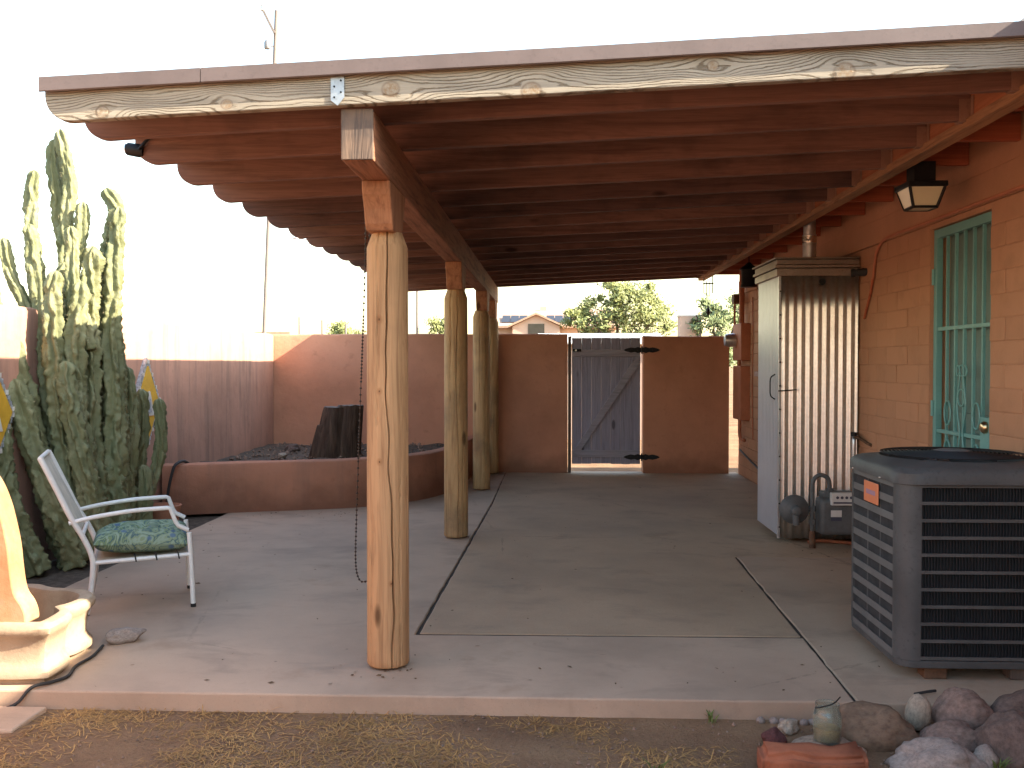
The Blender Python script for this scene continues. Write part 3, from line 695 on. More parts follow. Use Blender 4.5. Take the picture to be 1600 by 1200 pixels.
def hinge(z):
    sh = [(0, .024), (.05, .040), (.09, .026), (.14, .034), (.19, .022), (.215, .012), (.235, 0)]
    hm_ = MB()
    for s in (-1, 1):
        poly = [(s*a+1.16, z+b) for a, b in sh]+[(s*a+1.16, z-b) for a, b in sh[::-1][1:]]
        yy = 12.417 if s < 0 else 12.412
        hm_.prism(poly, 1, yy, yy+.0045)
    h = hm_.build('strap_hinge', 'iron', G)
    MB().tube([(1.16, 12.408, z-.05), (1.16, 12.408, z+.05)], .011, 10).build('pin', 'iron', h)
    for s in (-.05, -.14, .05, .14): MB().lathe([(.010, 12.404), (.010, 12.412)], (1.16+s, 0, z), 8, 1).build('bolt', 'iron', h)
hinge(1.585); hinge(.205)
lt_ = MB().box((GX0+.008, 12.412, 1.565), (GX0+.12, 12.4215, 1.60)).build('latch', 'iron', G, bevel=.003)
MB().lathe([(.012, 12.39), (.014, 12.4115)], (GX0+.05, 0, 1.583), 10, 1).build('latch_knob', 'galv', lt_)
MB().box((.213, 12.43, -.01), (.252, 12.56, 1.765)).build('jamb', 'dark_wood', G, bevel=.003)

# ------------------------------------------------------------------ water heater shed
SH = thing('metal_shed', 'narrow corrugated metal water heater closet against the house wall', 'shed', (2.1, 8, 0))
SX0, SX1, SY0, SY1 = 1.782, 2.388, 7.62, 8.36
mb = MB(); nseg = 184; amp = .0092; pit = (SX1-SX0-.02)/9.2
for i in range(nseg+1):
    x = SX0+.014+(SX1-SX0-.016)*i/nseg; y = SY0-.014+amp*math.sin(2*math.pi*(x-SX0)/pit+.6)
    for z in [.03+2.06*k/8 for k in range(9)]:
        mb.v.append(Vector((x, y-.008*z/2+.0016*noise.noise(Vector((x*3, z*2.3, 2))), z)))
for i in range(nseg):
    for k in range(8): mb.f.append((i*9+k, (i+1)*9+k, (i+1)*9+k+1, i*9+k+1))
mb.sm = True
cp = mb.build('corrugated_panel', 'corr', SH)
md = cp.modifiers.new('thick', 'SOLIDIFY'); md.thickness = .0012
MB().box((SX0+.02, SY0+.02, .04), (SX0+.06, SY1, 2.08)).box((SX0+.06, SY0+.02, .04), (SX1, SY0+.05, 2.08)).box((SX0+.02, SY1, .04), (SX1, SY1+.03, 2.08)).build('wood_frame', 'dark_wood', SH)
mb = MB(); nr = 14
pr = []
for k in range(nr):
    y0 = SY0+.012+(SY1-SY0-.02)*k/nr; dy = (SY1-SY0-.02)/nr
    pr += [(SX0-.006, y0), (SX0-.006, y0+dy*.82), (SX0-.001, y0+dy*.86), (SX0-.001, y0+dy*.96)]
pr += [(SX0+.012, SY1), (SX0+.012, SY0+.012)]
dp = mb.prism(pr, 2, .055, 2.16).build('door_panel', 'white_panel', SH)
MB().tube(curve([(SX0-.006, SY0+.10, 1.12), (SX0-.04, SY0+.10, 1.15), (SX0-.045, SY0+.10, 1.22), (SX0-.04, SY0+.10, 1.29), (SX0-.006, SY0+.10, 1.32)], 5), .005, 8).build('handle', 'iron', dp)
MB().box((SX0-.008, SY0-.018, .03), (SX0+.012, SY0+.010, 2.09)).build('corner_trim', 'galv', SH, bevel=.002)
for i in range(11):
    z = .12+i*.185; MB().lathe([(.006, SY0-.024), (.007, SY0-.018)], (SX0+.006, 0, z), 8, 1).build('screw', 'iron', SH)
MB().tube([(SX0-.01, SY0-.03, 1.19), (SX0+.06, SY0-.032, 1.195), (SX0+.13, SY0-.03, 1.20)], .005, 6).build('hook_latch', 'iron', SH)
cap = MB().box((SX0-.03, SY0-.05, 2.088), (SX1, SY1+.02, 2.145)).box((SX0-.045, SY0-.065, 2.150), (SX1-.001, SY1+.03, 2.172)).box((SX0-.03, SY0-.05, 2.176), (SX1-.002, SY1+.02, 2.215)).box((SX0-.05, SY0-.07, 2.219), (SX1-.003, SY1+.04, 2.232)).build('roof_cap', plain('brown_flashing', (.33, .27, .225), .4, .7, .3, 6, .1), SH, bevel=.003)
MB().lathe([(.026, SY0-.034), (.026, SY0-.018)], (2.108, 0, 2.045), 20, 1).build('vent_hole', 'rubber', SH)
fl = MB().lathe([(.052, 2.23), (.052, 2.36), (.054, 2.362), (.054, 2.44), (.048, 2.442), (.048, 2.70)], (2.075, 7.85, 0), 20).build('flue_pipe', 'galv', SH)
MB().lathe([(.056, 2.375), (.056, 2.43)], (2.075, 7.85, 0), 20).build('foil_collar', plain('crinkled_foil', (.7, .66, .6), .2, 1, .2, 30, 1.2, .5, 40), fl)
tag(MB().tube(curve([(2.30, 7.50, 2.10), (2.40, 7.46, 2.105), (2.47, 7.42, 2.12), (2.53, 7.37, 2.15)], 6), [.030+.008*noise.noise(Vector((i*.7, 0, 0))) for i in range(19)], 10).build('pipe_insulation', 'hose'), 'dark wrapped pipe stub poking out beside the top of the corrugated closet', 'pipe')
vv = thing('relief_valve', 'small metal valve pipe jutting from the lower right of the corrugated closet', 'valve', (2.38, 7.5, .8))
MB().tube(curve([(2.385, 7.6, .83), (2.34, 7.52, .83), (2.33, 7.50, .80), (2.328, 7.5, .68)], 6), .016, 10).build('pipe', 'galv', vv)
MB().tube([(2.33, 7.5, .845), (2.33, 7.5, .875)], .024, 8).build('cap', 'iron', vv)
MB().tube(curve([(2.34, 7.5, .84), (2.37, 7.45, .825), (2.39, 7.37, .80), (2.40, 7.30, .79)], 5), .012, 8).build('lever', 'pipe_rust', vv)

# ------------------------------------------------------------------ gas meter
GM = thing('gas_meter', 'grey gas meter with round regulator and bent pipe beside the corrugated closet', 'gas meter', (2.1, 7.4, 0))
mb = MB(); y0 = 7.33
body = MB().box((2.03, y0, .10), (2.32, y0+.17, .385)).build('body', 'pipe_grey', GM, bevel=.035, seg=4, smooth=True)
MB().box((2.055, y0+.02, .38), (2.30, y0+.15, .43)).build('top_casting', 'pipe_grey', GM, bevel=.015, seg=3)
ix = MB().box((2.105, y0-.03, .335), (2.275, y0+.02, .43)).build('index_box', 'label', GM, bevel=.006)
for k in range(4): MB().lathe([(.011, y0-.033), (.011, y0-.0305)], (2.15+k*.034, 0, .395), 12, 1).build('dial', 'ink', ix)
MB().box((2.12, y0-.033, .350), (2.26, y0-.0305, .362)).build('print', 'ink', ix)
MB().box((2.11, y0-.004, .245), (2.19, y0-.0005, .295)).build('label', 'label', GM)
MB().box((2.11, y0-.004, .215), (2.19, y0-.0005, .240)).build('label', 'ink', GM)
MB().tube(curve([(1.985, y0+.05, .0), (1.985, y0+.05, .2), (1.985, y0+.05, .44), (1.99, y0+.05, .51), (2.02, y0+.05, .548), (2.06, y0+.05, .555), (2.10, y0+.05, .53), (2.115, y0+.06, .48), (2.115, y0+.06, .42)], 6), .0165, 12).build('riser_pipe', 'pipe_grey', GM)
MB().tube([(1.985, y0+.05, .0), (1.985, y0+.05, .13)], .024, 10).build('pipe_sleeve', 'pipe_rust', GM)
for (a, z, r_) in ((1.985, .20, .026), (1.985, .30, .028), (2.115, .435, .027)): MB().lathe([(r_, z-.02), (r_, z+.02)], (a, y0+.05, 0), 6).build('union_nut', 'pipe_grey', GM)
MB().tube([(1.985, y0+.05, .30), (1.89, y0+.05, .30)], .018, 10).build('branch_pipe', 'pipe_grey', GM)
rg = MB().lathe([(.02, y0+.085), (.075, y0+.075), (.108, y0+.05), (.112, y0+.045), (.112, y0+.035), (.106, y0+.03), (.07, y0+.0), (.042, y0-.012), (.036, y0-.05), (.030, y0-.055)], (1.845, 0, .295), 28, 1).build('regulator', 'pipe_grey', GM)
MB().tube([(1.845, y0-.02, .285), (1.845, y0-.022, .185)], [.030, .026], 12).build('vent_spout', 'pipe_grey', rg)
for k in range(8):
    a = 2*math.pi*k/8; MB().lathe([(.007, y0+.025), (.007, y0+.06)], (1.845+.097*math.sin(a), 0, .295+.097*math.cos(a)), 6, 1).build('bolt', 'pipe_grey', rg)
tag(MB().tube(curve([(2.0, 7.56, .012), (2.1, 7.57, .02), (2.25, 7.54, .015), (2.38, 7.5, .012)], 6), .013, 8).build('gas_pipe', M['brick']), 'thin red pipe lying along the base of the corrugated closet', 'pipe')

# ------------------------------------------------------------------ air conditioner
AX0, AX1, AY0, AY1 = 1.535, 2.28, 4.28, 5.03
AC = thing('air_conditioner', 'grey louvered air conditioner condenser with rounded corners beside the house', 'air conditioner', ((AX0+AX1)/2, (AY0+AY1)/2, 0))
def rrect(x0, y0, x1, y1, r, n=8):
    p = []
    for cx, cy, a0 in ((x1-r, y1-r, 0), (x0+r, y1-r, 90), (x0+r, y0+r, 180), (x1-r, y0+r, 270)):
        for k in range(n+1): a = R(a0+90*k/n); p.append((cx+r*math.cos(a), cy+r*math.sin(a)))
    return p
def shell(d, z0, z1, r=.085): return MB().prism(rrect(AX0+d, AY0+d, AX1-d, AY1-d, r-d), 2, z0, z1)
shell(.022, .07, .90).build('coil', 'ac_coil', AC, smooth=True)
o = shell(0, .055, .088).build('base_pan', 'ac_body', AC, bevel=.004); o.data.set_sharp_from_angle(angle=R(42))
# lid: rim ring with a round fan opening
cx, cy = (AX0+AX1)/2, (AY0+AY1)/2
mb = MB(); n = 72
def ray_rr(a, d, r):
    pts = rrect(AX0+d, AY0+d, AX1-d, AY1-d, r, 10); best = None
    dx, dy = math.cos(a), math.sin(a)
    for i in range(len(pts)):
        (x1, y1), (x2, y2) = pts[i-1], pts[i]
        den = dx*(y2-y1)-dy*(x2-x1)
        if abs(den) < 1e-9: continue
        t = ((x1-cx)*(y2-y1)-(y1-cy)*(x2-x1))/den; u = ((x1-cx)*dy-(y1-cy)*dx)/den
        if t > 0 and -1e-6 <= u <= 1+1e-6: best = t if best is None else max(best, t)
    return best
prof = [('s', -.004, .865), ('s', -.012, .868), ('s', -.012, .915), ('s', .004, .934), ('s', .03, .944), ('c', .335, .958), ('c', .325, .962), ('c', .318, .955), ('c', .315, .90)]
for kind, d, z in prof:
    for j in range(n):
        a = 2*math.pi*j/n; rr = ray_rr(a, d, .09) if kind == 's' else d
        mb.v.append(Vector((cx+rr*math.cos(a), cy+rr*math.sin(a), z)))
for i in range(len(prof)-1):
    for j in range(n): mb.f.append((i*n+j, i*n+(j+1) % n, (i+1)*n+(j+1) % n, (i+1)*n+j))
mb.sm = True; lid = mb.build('lid', 'ac_body', AC)
MB().lathe([(.316, .88), (.316, .884)], (cx, cy, 0), 40).build('fan_well', 'rubber', AC)
gr = MB()
for k in range(15):
    r_ = .07+.25*k/14; h = .975+.012*(1-(r_/.32)**2)
    gr.tube([(cx+r_*math.cos(2*math.pi*j/48), cy+r_*math.sin(2*math.pi*j/48), h) for j in range(49)], .003, 5, False)
for k in range(8):
    a = 2*math.pi*k/8+.2; gr.tube([(cx+.06*math.cos(a), cy+.06*math.sin(a), .982), (cx+.325*math.cos(a), cy+.325*math.sin(a), .968)], .0045, 5)
grl = gr.build('fan_grille', 'ac_fan', AC)
MB().lathe([(.085, .970), (.085, .986), (.06, .993), (.01, .995)], (cx, cy, 0), 28).build('fan_hub', 'hub', AC)
fb = MB()
for k in range(4):
    a = 2*math.pi*k/4
    p = [Vector((cx+r_*math.cos(a+o_), cy+r_*math.sin(a+o_), .905+zz)) for r_, o_, zz in ((.05, -.3, .02), (.05, .3, -.01), (.29, .38, -.015), (.29, -.25, .03))]
    fb.add(p, [(0, 1, 2, 3)])
o = fb.build('fan_blades', 'hub', AC); md = o.modifiers.new('thick', 'SOLIDIFY'); md.thickness = .003
# corner posts
def corner(cxs, cys, a0, nm='corner_post'):
    m = MB(); out = []; inn = []
    for k in range(11):
        a = R(a0+90*k/10); out.append((cxs+.081*math.cos(a), cys+.081*math.sin(a))); inn.append((cxs+.069*math.cos(a), cys+.069*math.sin(a)))
    e0 = (-math.sin(R(a0)), math.cos(R(a0))); e1 = (-math.sin(R(a0+90)), math.cos(R(a0+90)))
    ext = .012
    out = [(out[0][0]-e0[0]*ext, out[0][1]-e0[1]*ext)]+out+[(out[-1][0]+e1[0]*ext, out[-1][1]+e1[1]*ext)]
    inn = [(inn[0][0]-e0[0]*ext, inn[0][1]-e0[1]*ext)]+inn+[(inn[-1][0]+e1[0]*ext, inn[-1][1]+e1[1]*ext)]
    mm = m.prism(out+inn[::-1], 2, .0885, .8665); mm.sm = True
    return mm.build(nm, 'ac_body', AC)
corner(AX0+.08, AY0+.08, 180); corner(AX1-.08, AY0+.08, 270); corner(AX1-.08, AY1-.08, 0); corner(AX0+.08, AY1-.08, 90)
# louvres: front, left, right, rear
nl = 11; z0, z1 = .10, .862
for side in ('front', 'left', 'rear', 'right'):
    if side in ('front', 'rear'): a, b = AX0+.092, AX1-.092
    else: a, b = AY0+.092, AY1-.092
    mt = 'ac_body' if side != 'left' else 'ac_side'
    for k in range(nl):
        z = z0+(z1-z0)*k/(nl-1)
        h0 = .0075 if side != 'left' else .017
        q = [(-.003, z-h0), (.014, z-h0*.4), (.014, z+h0*.6), (-.003, z+h0)]
        m = MB()
        if side == 'front': m.prism([(AY0-.0005+(u if u > 0 else 0), w) for u, w in q], 0, a, b)
        elif side == 'rear': m.prism([(AY1-(u if u > 0 else 0), w) for u, w in q], 0, a, b)
        elif side == 'left': m.prism([(AX0+(u if u > 0 else 0), w) for u, w in q], 1, a, b)
        else: m.prism([(AX1-(u if u > 0 else 0), w) for u, w in q], 1, a, b)
        m.build('louver', mt, AC)
    fins = MB(); x = a+.006
    while x < b:
        if side == 'front': fins.box((x, AY0+.012, z0), (x+.0035, AY0+.022, z1))
        elif side == 'left': fins.box((AX0+.009, x, z0), (AX0+.013, x+.0035, z1))
        x += .0135
    if fins.v: stuff(fins.build('coil_fins', 'ac_fan' if side == 'front' else 'ac_side_coil', AC))
MB().box((AX0+.0135, AY0+.092, .09), (AX0+.021, AY1-.092, .866)).build('side_screen', 'ac_side_coil', AC)
for yy in (AY0+.115+.17, AY0+.115+.35): MB().box((AX0+.008, yy-.003, .0885), (AX0+.0133, yy+.003, .866)).build('side_rib', 'ac_side', AC)
bd = MB().box((AX0-.010, AY0+.27, .735), (AX0-.0035, AY0+.47, .835)).build('badge', 'label_orange', AC, bevel=.003)
for k in range(7): MB().box((AX0-.0112, AY0+.305+k*.019, .775), (AX0-.0101, AY0+.318+k*.019, .797)).build('badge_letter', 'ink_blue', bd)
MB().box((AX1-.155, AY0-.0042, .66), (AX1-.10, AY0-.0022, .78)).build('sticker', 'label_yellow', AC)
lb = MB().box((AX1-.158, AY0-.0042, .34), (AX1-.096, AY0-.0022, .52)).build('sticker', 'label', AC)
for k in range(5): MB().box((AX1-.153, AY0-.0052, .365+k*.03), (AX1-.10, AY0-.0043, .372+k*.03)).build('print', 'ink', lb)
for a, b in ((AX0+.03, AY0+.23), (AX0+.03, AY1-.12)): MB().lathe([(.006, .872), (.006, .876)], (AX0-.014, b, 0), 8).build('screw', 'galv', AC)
for k, (a, b) in enumerate(((AX0+.17, AY0+.06), (AX1-.2, AY0+.06), (AX0+.17, AY1-.12), (AX1-.2, AY1-.12))):
    tag(MB().box((a-.05, b-.03, .0), (a+.05, b+.05, .053)).build('foot_block', 'dark_wood' if k else 'pipe_rust', bevel=.005),
        ['small brown block under the front left corner of the air conditioner', 'dark block under the front right of the air conditioner', 'block under the rear left of the air conditioner', 'block under the rear right of the air conditioner'][k], 'block')
tag(MB().tube(curve([(1.53, 4.09, .006), (1.58, 4.10, .012), (1.63, 4.12, .012)], 4), .006, 6).build('stick', 'hose'), 'short black stick lying on concrete in front of the air conditioner', 'stick')

# ------------------------------------------------------------------ lights and fittings on the house
LN = thing('eave_lantern', 'square black framed lantern with cream glass panes under the eave', 'lantern', (2.10, 5.6, 2.42))
lx, ly = 2.115, 5.62
def fr(z, w): return [(lx-w, ly-w, z), (lx+w, ly-w, z), (lx+w, ly+w, z), (lx-w, ly+w, z)]
MB().prism([(lx-.112, ly-.112), (lx+.112, ly-.112), (lx+.112, ly+.112), (lx-.112, ly+.112)], 2, 2.40, 2.432).build('canopy', 'iron', LN, bevel=.006)
MB().box((lx-.06, ly-.06, 2.432), (lx+.06, ly+.06, 2.55)).build('mount', 'iron', LN)
tp, bt = fr(2.402, .098), fr(2.292, .066)
for i in range(4):
    a, b, c, d = tp[i], tp[(i+1) % 4], bt[(i+1) % 4], bt[i]
    o = MB().add([a, b, c, d], [(0, 1, 2, 3)]).build('pane', 'lamp_glass', LN); md = o.modifiers.new('thick', 'SOLIDIFY'); md.thickness = .003
    MB().bar(a, d, .013, .013).build('frame_bar', 'iron', LN); MB().bar(d, c, .014, .014).build('frame_bar', 'iron', LN)
o = MB().add(fr(2.291, .062), [(0, 1, 2, 3)]).build('pane', 'lamp_glass', LN); md = o.modifiers.new('thick', 'SOLIDIFY'); md.thickness = .003
MB().lathe([(.012, 2.40), (.014, 2.375), (.027, 2.35), (.024, 2.325), (.008, 2.312)], (lx, ly, 0), 14).build('bulb', 'label', LN)
# conduit that runs up the wall near the closet
tag(MB().tube(curve([(2.385, 7.25, 2.03), (2.385, 7.22, 2.14), (2.383, 7.15, 2.24), (2.383, 6.95, 2.300), (2.384, 6.4, 2.300), (2.384, 5.6, 2.300), (2.384, 4.3, 2.300)], 6), .011, 8).build('conduit', 'pipe_terracotta'), 'painted conduit bending along the wall above the teal door', 'conduit')
tag(MB().tube(curve([(2.386, 7.45, 1.75), (2.386, 7.30, 1.95), (2.386, 7.22, 2.15)], 5), .010, 8).build('conduit', 'red_paint'), 'short red conduit slanting up the wall right of the corrugated closet', 'conduit')
EB = thing('electrical_panel', 'terracotta painted electrical boxes and conduits at the far end of the house wall', 'electrical panel', (2.33, 12.1, 0))
MB().box((2.285, 11.72, 1.45), (2.405, 12.24, 1.90)).build('meter_box', 'pipe_terracotta', EB, bevel=.01)
MB().box((2.285, 11.74, .72), (2.405, 12.22, 1.38)).build('breaker_box', 'pipe_terracotta', EB, bevel=.01)
MB().lathe([(.07, 2.15), (.085, 2.20), (.085, 2.284)], (0, 12.05, 1.70), 20, 0).build('meter_dial', 'galv', EB)
MB().tube([(2.34, 11.95, 1.9), (2.34, 11.95, 2.70)], .032, 12).build('conduit', 'pipe_terracotta', EB)
MB().tube([(2.34, 12.12, 1.38), (2.34, 12.12, 1.45)], .024, 10).build('conduit', 'pipe_terracotta', EB)
MB().tube(curve([(2.34, 12.05, .72), (2.34, 12.05, .55), (2.35, 12.03, .48), (2.38, 11.95, .46)], 5), .022, 10).build('conduit', 'pipe_terracotta', EB)
MB().tube([(2.30, 12.2, 2.2), (2.30, 12.2, 1.9)], .014, 8).build('conduit', 'pipe_terracotta', EB)
MB().box((2.27, 12.1, 2.16), (2.40, 12.25, 2.28)).build('junction_box', 'pipe_rust', EB, bevel=.006)
tag(MB().tube(curve([(2.388, 12.3, .32), (2.385, 11.6, .24), (2.385, 10.8, .16), (2.385, 10.0, .12)], 6), .012, 6).build('wall_cable', 'pipe_grey'), 'grey cable sagging along the foot of the far house wall', 'cable')
tag(MB().tube(curve([(2.388, 11.55, 2.2), (2.388, 11.52, 1.7), (2.388, 11.55, 1.2), (2.388, 11.5, .5)], 6), .007, 6).build('wall_cable', 'pipe_terracotta'), 'thin painted wire running down the wall beside the electrical boxes', 'cable')
BF = thing('hanging_lantern', 'dark bell-shaped lantern hanging under the eave near the corrugated closet', 'lantern', (2.13, 10.5, 2.3))
MB().lathe([(.02, 2.50), (.05, 2.47), (.10, 2.435), (.105, 2.425), (.085, 2.42), (.08, 2.27), (.09, 2.25), (.09, 2.235), (.03, 2.23)], (2.13, 10.5, 0), 10).build('body', 'iron', BF)
MB().tube([(2.13, 10.5, 2.50), (2.13, 10.5, 2.60)], .006, 6).build('hook', 'iron', BF)
MB().tube(curve([(2.21, 10.5, 2.27), (2.24, 10.5, 2.18), (2.25, 10.5, 2.12), (2.29, 10.5, 2.13), (2.30, 10.5, 2.2)], 5), .004, 6).build('loose_wire', 'iron', BF)
WC = thing('wind_chime', 'small dark metal wind chime hanging from the far end of the eave', 'wind chime', (1.98, 12.2, 2.2))
for dx in (-.055, .055): MB().tube([(1.985+dx, 12.3, 2.53), (1.985+dx, 12.3, 2.30)], .007, 6).build('chime_tube', 'iron', WC)
for dx in (-.02, .02): MB().tube([(1.985+dx, 12.3, 2.46), (1.985+dx, 12.3, 2.26)], .006, 6).build('chime_tube', 'iron', WC)
MB().box((1.92, 12.27, 2.42), (2.05, 12.33, 2.432)).build('chime_plate', 'iron', WC)
MB().tube([(1.985, 12.3, 2.42), (1.985, 12.3, 2.12)], .0025, 5).build('cord', 'iron', WC)
MB().lathe([(.004, 2.14), (.012, 2.12), (.03, 2.08), (.03, 2.06), (.004, 2.01)], (1.985, 12.3, 0), 6).build('clapper', 'iron', WC)

# ------------------------------------------------------------------ hanging things on the patio cover
SC = thing('flood_light', 'small black spotlight fixed to a rounded rafter end', 'spotlight', (-1.98, 4.58, 2.42))
MB().tube([(-2.055, 4.59, 2.440), (-2.05, 4.59, 2.440), (-1.99, 4.59, 2.430), (-1.97, 4.59, 2.428)], [.018, .031, .033, .030], 16).build('lamp_head', 'iron', SC)
MB().tube([(-1.985, 4.56, 2.43), (-1.95, 4.56, 2.47), (-1.93, 4.56, 2.49)], .008, 8).build('bracket', 'iron', SC)
def lamp_lens(): MB().lathe([(.026, -2.060), (.026, -2.056)], (0, 4.59, 2.440), 16, 0).build('lens', 'galv', SC)
lamp_lens()
ch = MB(); cpts = curve([(-.905, 4.68, 2.36), (-.915, 4.68, 1.85), (-.94, 4.68, 1.2), (-.962, 4.68, .6), (-.965, 4.68, .42), (-.952, 4.68, .345), (-.925, 4.68, .325), (-.893, 4.68, .355), (-.885, 4.69, .5), (-.887, 4.70, 1.2), (-.897, 4.70, 2.36)], 40)
acc = 0; last = cpts[0]
def bead(c, r):
    b = []
    for z, k in ((-1, .01), (-.5, .86), (.5, .86), (1, .01)):
        for j in range(6): b.append(c+Vector((r*k*math.cos(j*math.pi/3), r*k*math.sin(j*math.pi/3), r*z)))
    return b, [(i*6+j, i*6+(j+1) % 6, (i+1)*6+(j+1) % 6, (i+1)*6+j) for i in range(3) for j in range(6)]
for p in cpts[1:]:
    acc += (p-last).length; last = p
    if acc > .0165: ch.add(*bead(p, .0062)); acc = 0
ch.sm = True; ch.tube(cpts, .0018, 4)
tag(ch.build('bead_chain', 'bead'), 'looped dark bead chain hanging beside the nearest log post', 'chain')

# ------------------------------------------------------------------ chair with cushion
CH = thing('patio_chair', 'white tubular metal armchair facing the log posts', 'chair', (-2.33, 5.54, 0))
CF = Vector((.918, .396, 0)); CS = Vector((-.396, .918, 0)); C0 = Vector((-2.584, 5.21, 0))
def cp_(f, s, z): return C0+CF*f+CS*s+Vector((0, 0, z))
CW = .49
for s in (0, CW):
    MB().tube(curve([cp_(.0, s, 0), cp_(.022, s, .12), cp_(.035, s, .25), cp_(.03, s, .33), cp_(-.01, s, .43), cp_(-.075, s, .55), cp_(-.155, s, .73), cp_(-.225, s, .885)], 6), .0155, 10).build('rear_leg', 'white', CH)
    MB().tube(curve([cp_(.565, s, 0), cp_(.555, s, .25), cp_(.545, s, .43)], 5), .014, 10).build('front_leg', 'white', CH)
    MB().tube(curve([cp_(-.085, s, .52), cp_(.05, s, .548), cp_(.25, s, .572), cp_(.43, s, .578)], 5)+[cp_(.445, s, .572), cp_(.47, s, .50), cp_(.485, s, .475), cp_(.54, s, .445)], .0125, 10).build('arm', 'white', CH)
    MB().tube([cp_(.03, s, .29), cp_(.55, s, .305)], .012, 8).build('seat_rail', 'white', CH)
    MB().tube([cp_(.0, s, -.0), cp_(.0, s, .02)], .017, 8).build('foot_cap', 'rubber', CH); MB().tube([cp_(.565, s, 0), cp_(.565, s, .02)], .016, 8).build('foot_cap', 'rubber', CH)
for f, z in ((-.226, .882), (-.02, .44), (.04, .285), (.545, .30)): MB().tube([cp_(f, 0, z), cp_(f, CW, z)], .012, 8).build('cross_tube', 'white', CH)
bk = MB(); sg = []
for i in range(13):
    u = i/12; z = .46+u*.41; f = -.024-.197*u; sg.append((f, z))
for f, z in sg:
    for s in (.016, CW-.016): bk.v.append(cp_(f-.006, s, z))
bk.f = [(2*i, 2*i+1, 2*i+3, 2*i+2) for i in range(12)]
o = bk.build('back_sling', 'sling', CH); md = o.modifiers.new('thick', 'SOLIDIFY'); md.thickness = .003
o = MB().add([cp_(.04, .012, .292), cp_(.545, .012, .306), cp_(.545, CW-.012, .306), cp_(.04, CW-.012, .292)], [(0, 1, 2, 3)]).build('seat_sling', 'sling', CH); md = o.modifiers.new('thick', 'SOLIDIFY'); md.thickness = .012
mb = MB(); nu, nv = 44, 44
def cush(u, v, top):
    e = (1-abs(u)**3.2)*(1-abs(v)**3.2); e = max(e, 0)**.42
    tuft = 0
    for a in (-.45, .0, .45):
        for b in (-.45, .0, .45): tuft += math.exp(-((u-a)**2+(v-b)**2)/.012)
    z = .378+(.088*e-(.046*tuft*e) if top else -.066*e)
    z += .006*noise.noise(Vector((u*4, v*4, 1)))+.012*u*v
    return cp_(.29+.255*u*(1+.02*math.sin(v*9)), CW/2+.245*v*(1+.02*math.sin(u*9)), z)
for top in (1, 0):
    k = len(mb.v)
    for j in range(nv+1):
        for i in range(nu+1): mb.v.append(cush(i/nu*2-1, j/nv*2-1, top))
    for j in range(nv):
        for i in range(nu): mb.f.append((k+j*(nu+1)+i, k+j*(nu+1)+i+1, k+(j+1)*(nu+1)+i+1, k+(j+1)*(nu+1)+i))
mb.sm = True
CU = mb.build('seat_cushion', 'cushion', origin=tuple(cp_(.29, CW/2, .31))); tag(CU, 'tufted green paisley cushion on the white chair', 'cushion')
for s in (.05, .16, .28): MB().tube(curve([cp_(.20+s, 0, .33), cp_(.205+s, -.012, .31), cp_(.21+s, -.008, .285)], 4), .004, 5).build('tie', 'hose', CU)

# ------------------------------------------------------------------ fountain
FX0 = -2.76
FT = thing('fountain', 'clay wall fountain with bell-shaped back and scalloped basin at the patio edge', 'fountain', (FX0, 4.45, 0))
half = [(0, 4.045), (.30, 4.045), (.535, 4.06), (.57, 4.10), (.565, 4.26), (.52, 4.33), (.49, 4.37), (.515, 4.42), (.525, 4.52), (.50, 4.62), (.44, 4.69), (.36, 4.73), (.26, 4.735), (.20, 4.76), (.12, 4.81), (0, 4.825)]
hp = [(p.x, p.y) for p in curve([(a, b, 0) for a, b in half], 4)]
outl = [(FX0+a, b) for a, b in hp]+[(FX0-a, b) for a, b in hp[::-1][1:-1]]
ctr = Vector((FX0, 4.42))
def ins(k): return [(ctr.x+(a-ctr.x)*(1-k/ .57), ctr.y+(b-ctr.y)*(1-k/.42)) for a, b in outl]
rows = [(.03, .0), (.03, .02), (.0, .03), (.0, .055), (.018, .075), (.03, .10), (.022, .17), (.008, .205), (-.012, .225), (-.014, .25), (0, .268), (.03, .272), (.058, .265), (.066, .24), (.075, .10), (.12, .08)]
mb = MB(); n = len(outl)
for k, z in rows:
    for a, b in ins(k): mb.v.append(Vector((a, b, z+.003*noise.noise(Vector((a*9, b*9, z*9))))))
for i in range(len(rows)-1):
    for j in range(n): mb.f.append((i*n+j, i*n+(j+1) % n, (i+1)*n+(j+1) % n, (i+1)*n+j))
mb.f += [tuple(range(n-1, -1, -1)), tuple((len(rows)-1)*n+j for j in range(n))]
mb.sm = True; mb.build('basin', 'basin', FT)
hb = [(.47, .262), (.468, .30), (.452, .345), (.418, .40), (.402, .50), (.392, .60), (.372, .70), (.345, .80), (.30, .895), (.22, .985), (.12, 1.04), (0, 1.06)]
hb = [(p.x, p.y) for p in curve([(a, b, 0) for a, b in hb], 4)]
pl = [(FX0+a, b) for a, b in hb]+[(FX0-a, b) for a, b in hb[::-1][1:]]
MB().prism(pl, 1, 4.075, 4.19).build('back_panel', 'fountain', FT, bevel=.022, seg=3, smooth=True)
MB().lathe([(.03, 4.19), (.05, 4.2), (.045, 4.25), (.02, 4.30)], (FX0, 0, .75), 14, 1).build('spout', 'basin', FT)
tag(MB().tube(curve([(-2.21, 4.62, .010), (-2.18, 4.45, .010), (-2.185, 4.30, .010), (-2.15, 4.16, .010), (-2.18, 4.07, .012), (-2.23, 4.005, .010), (-2.28, 3.97, -.05), (-2.36, 3.93, -.068), (-2.5, 3.88, -.068)], 6), .0075, 8).build('power_cord', 'hose'), 'thin black cord trailing from the fountain over the slab edge', 'cord')

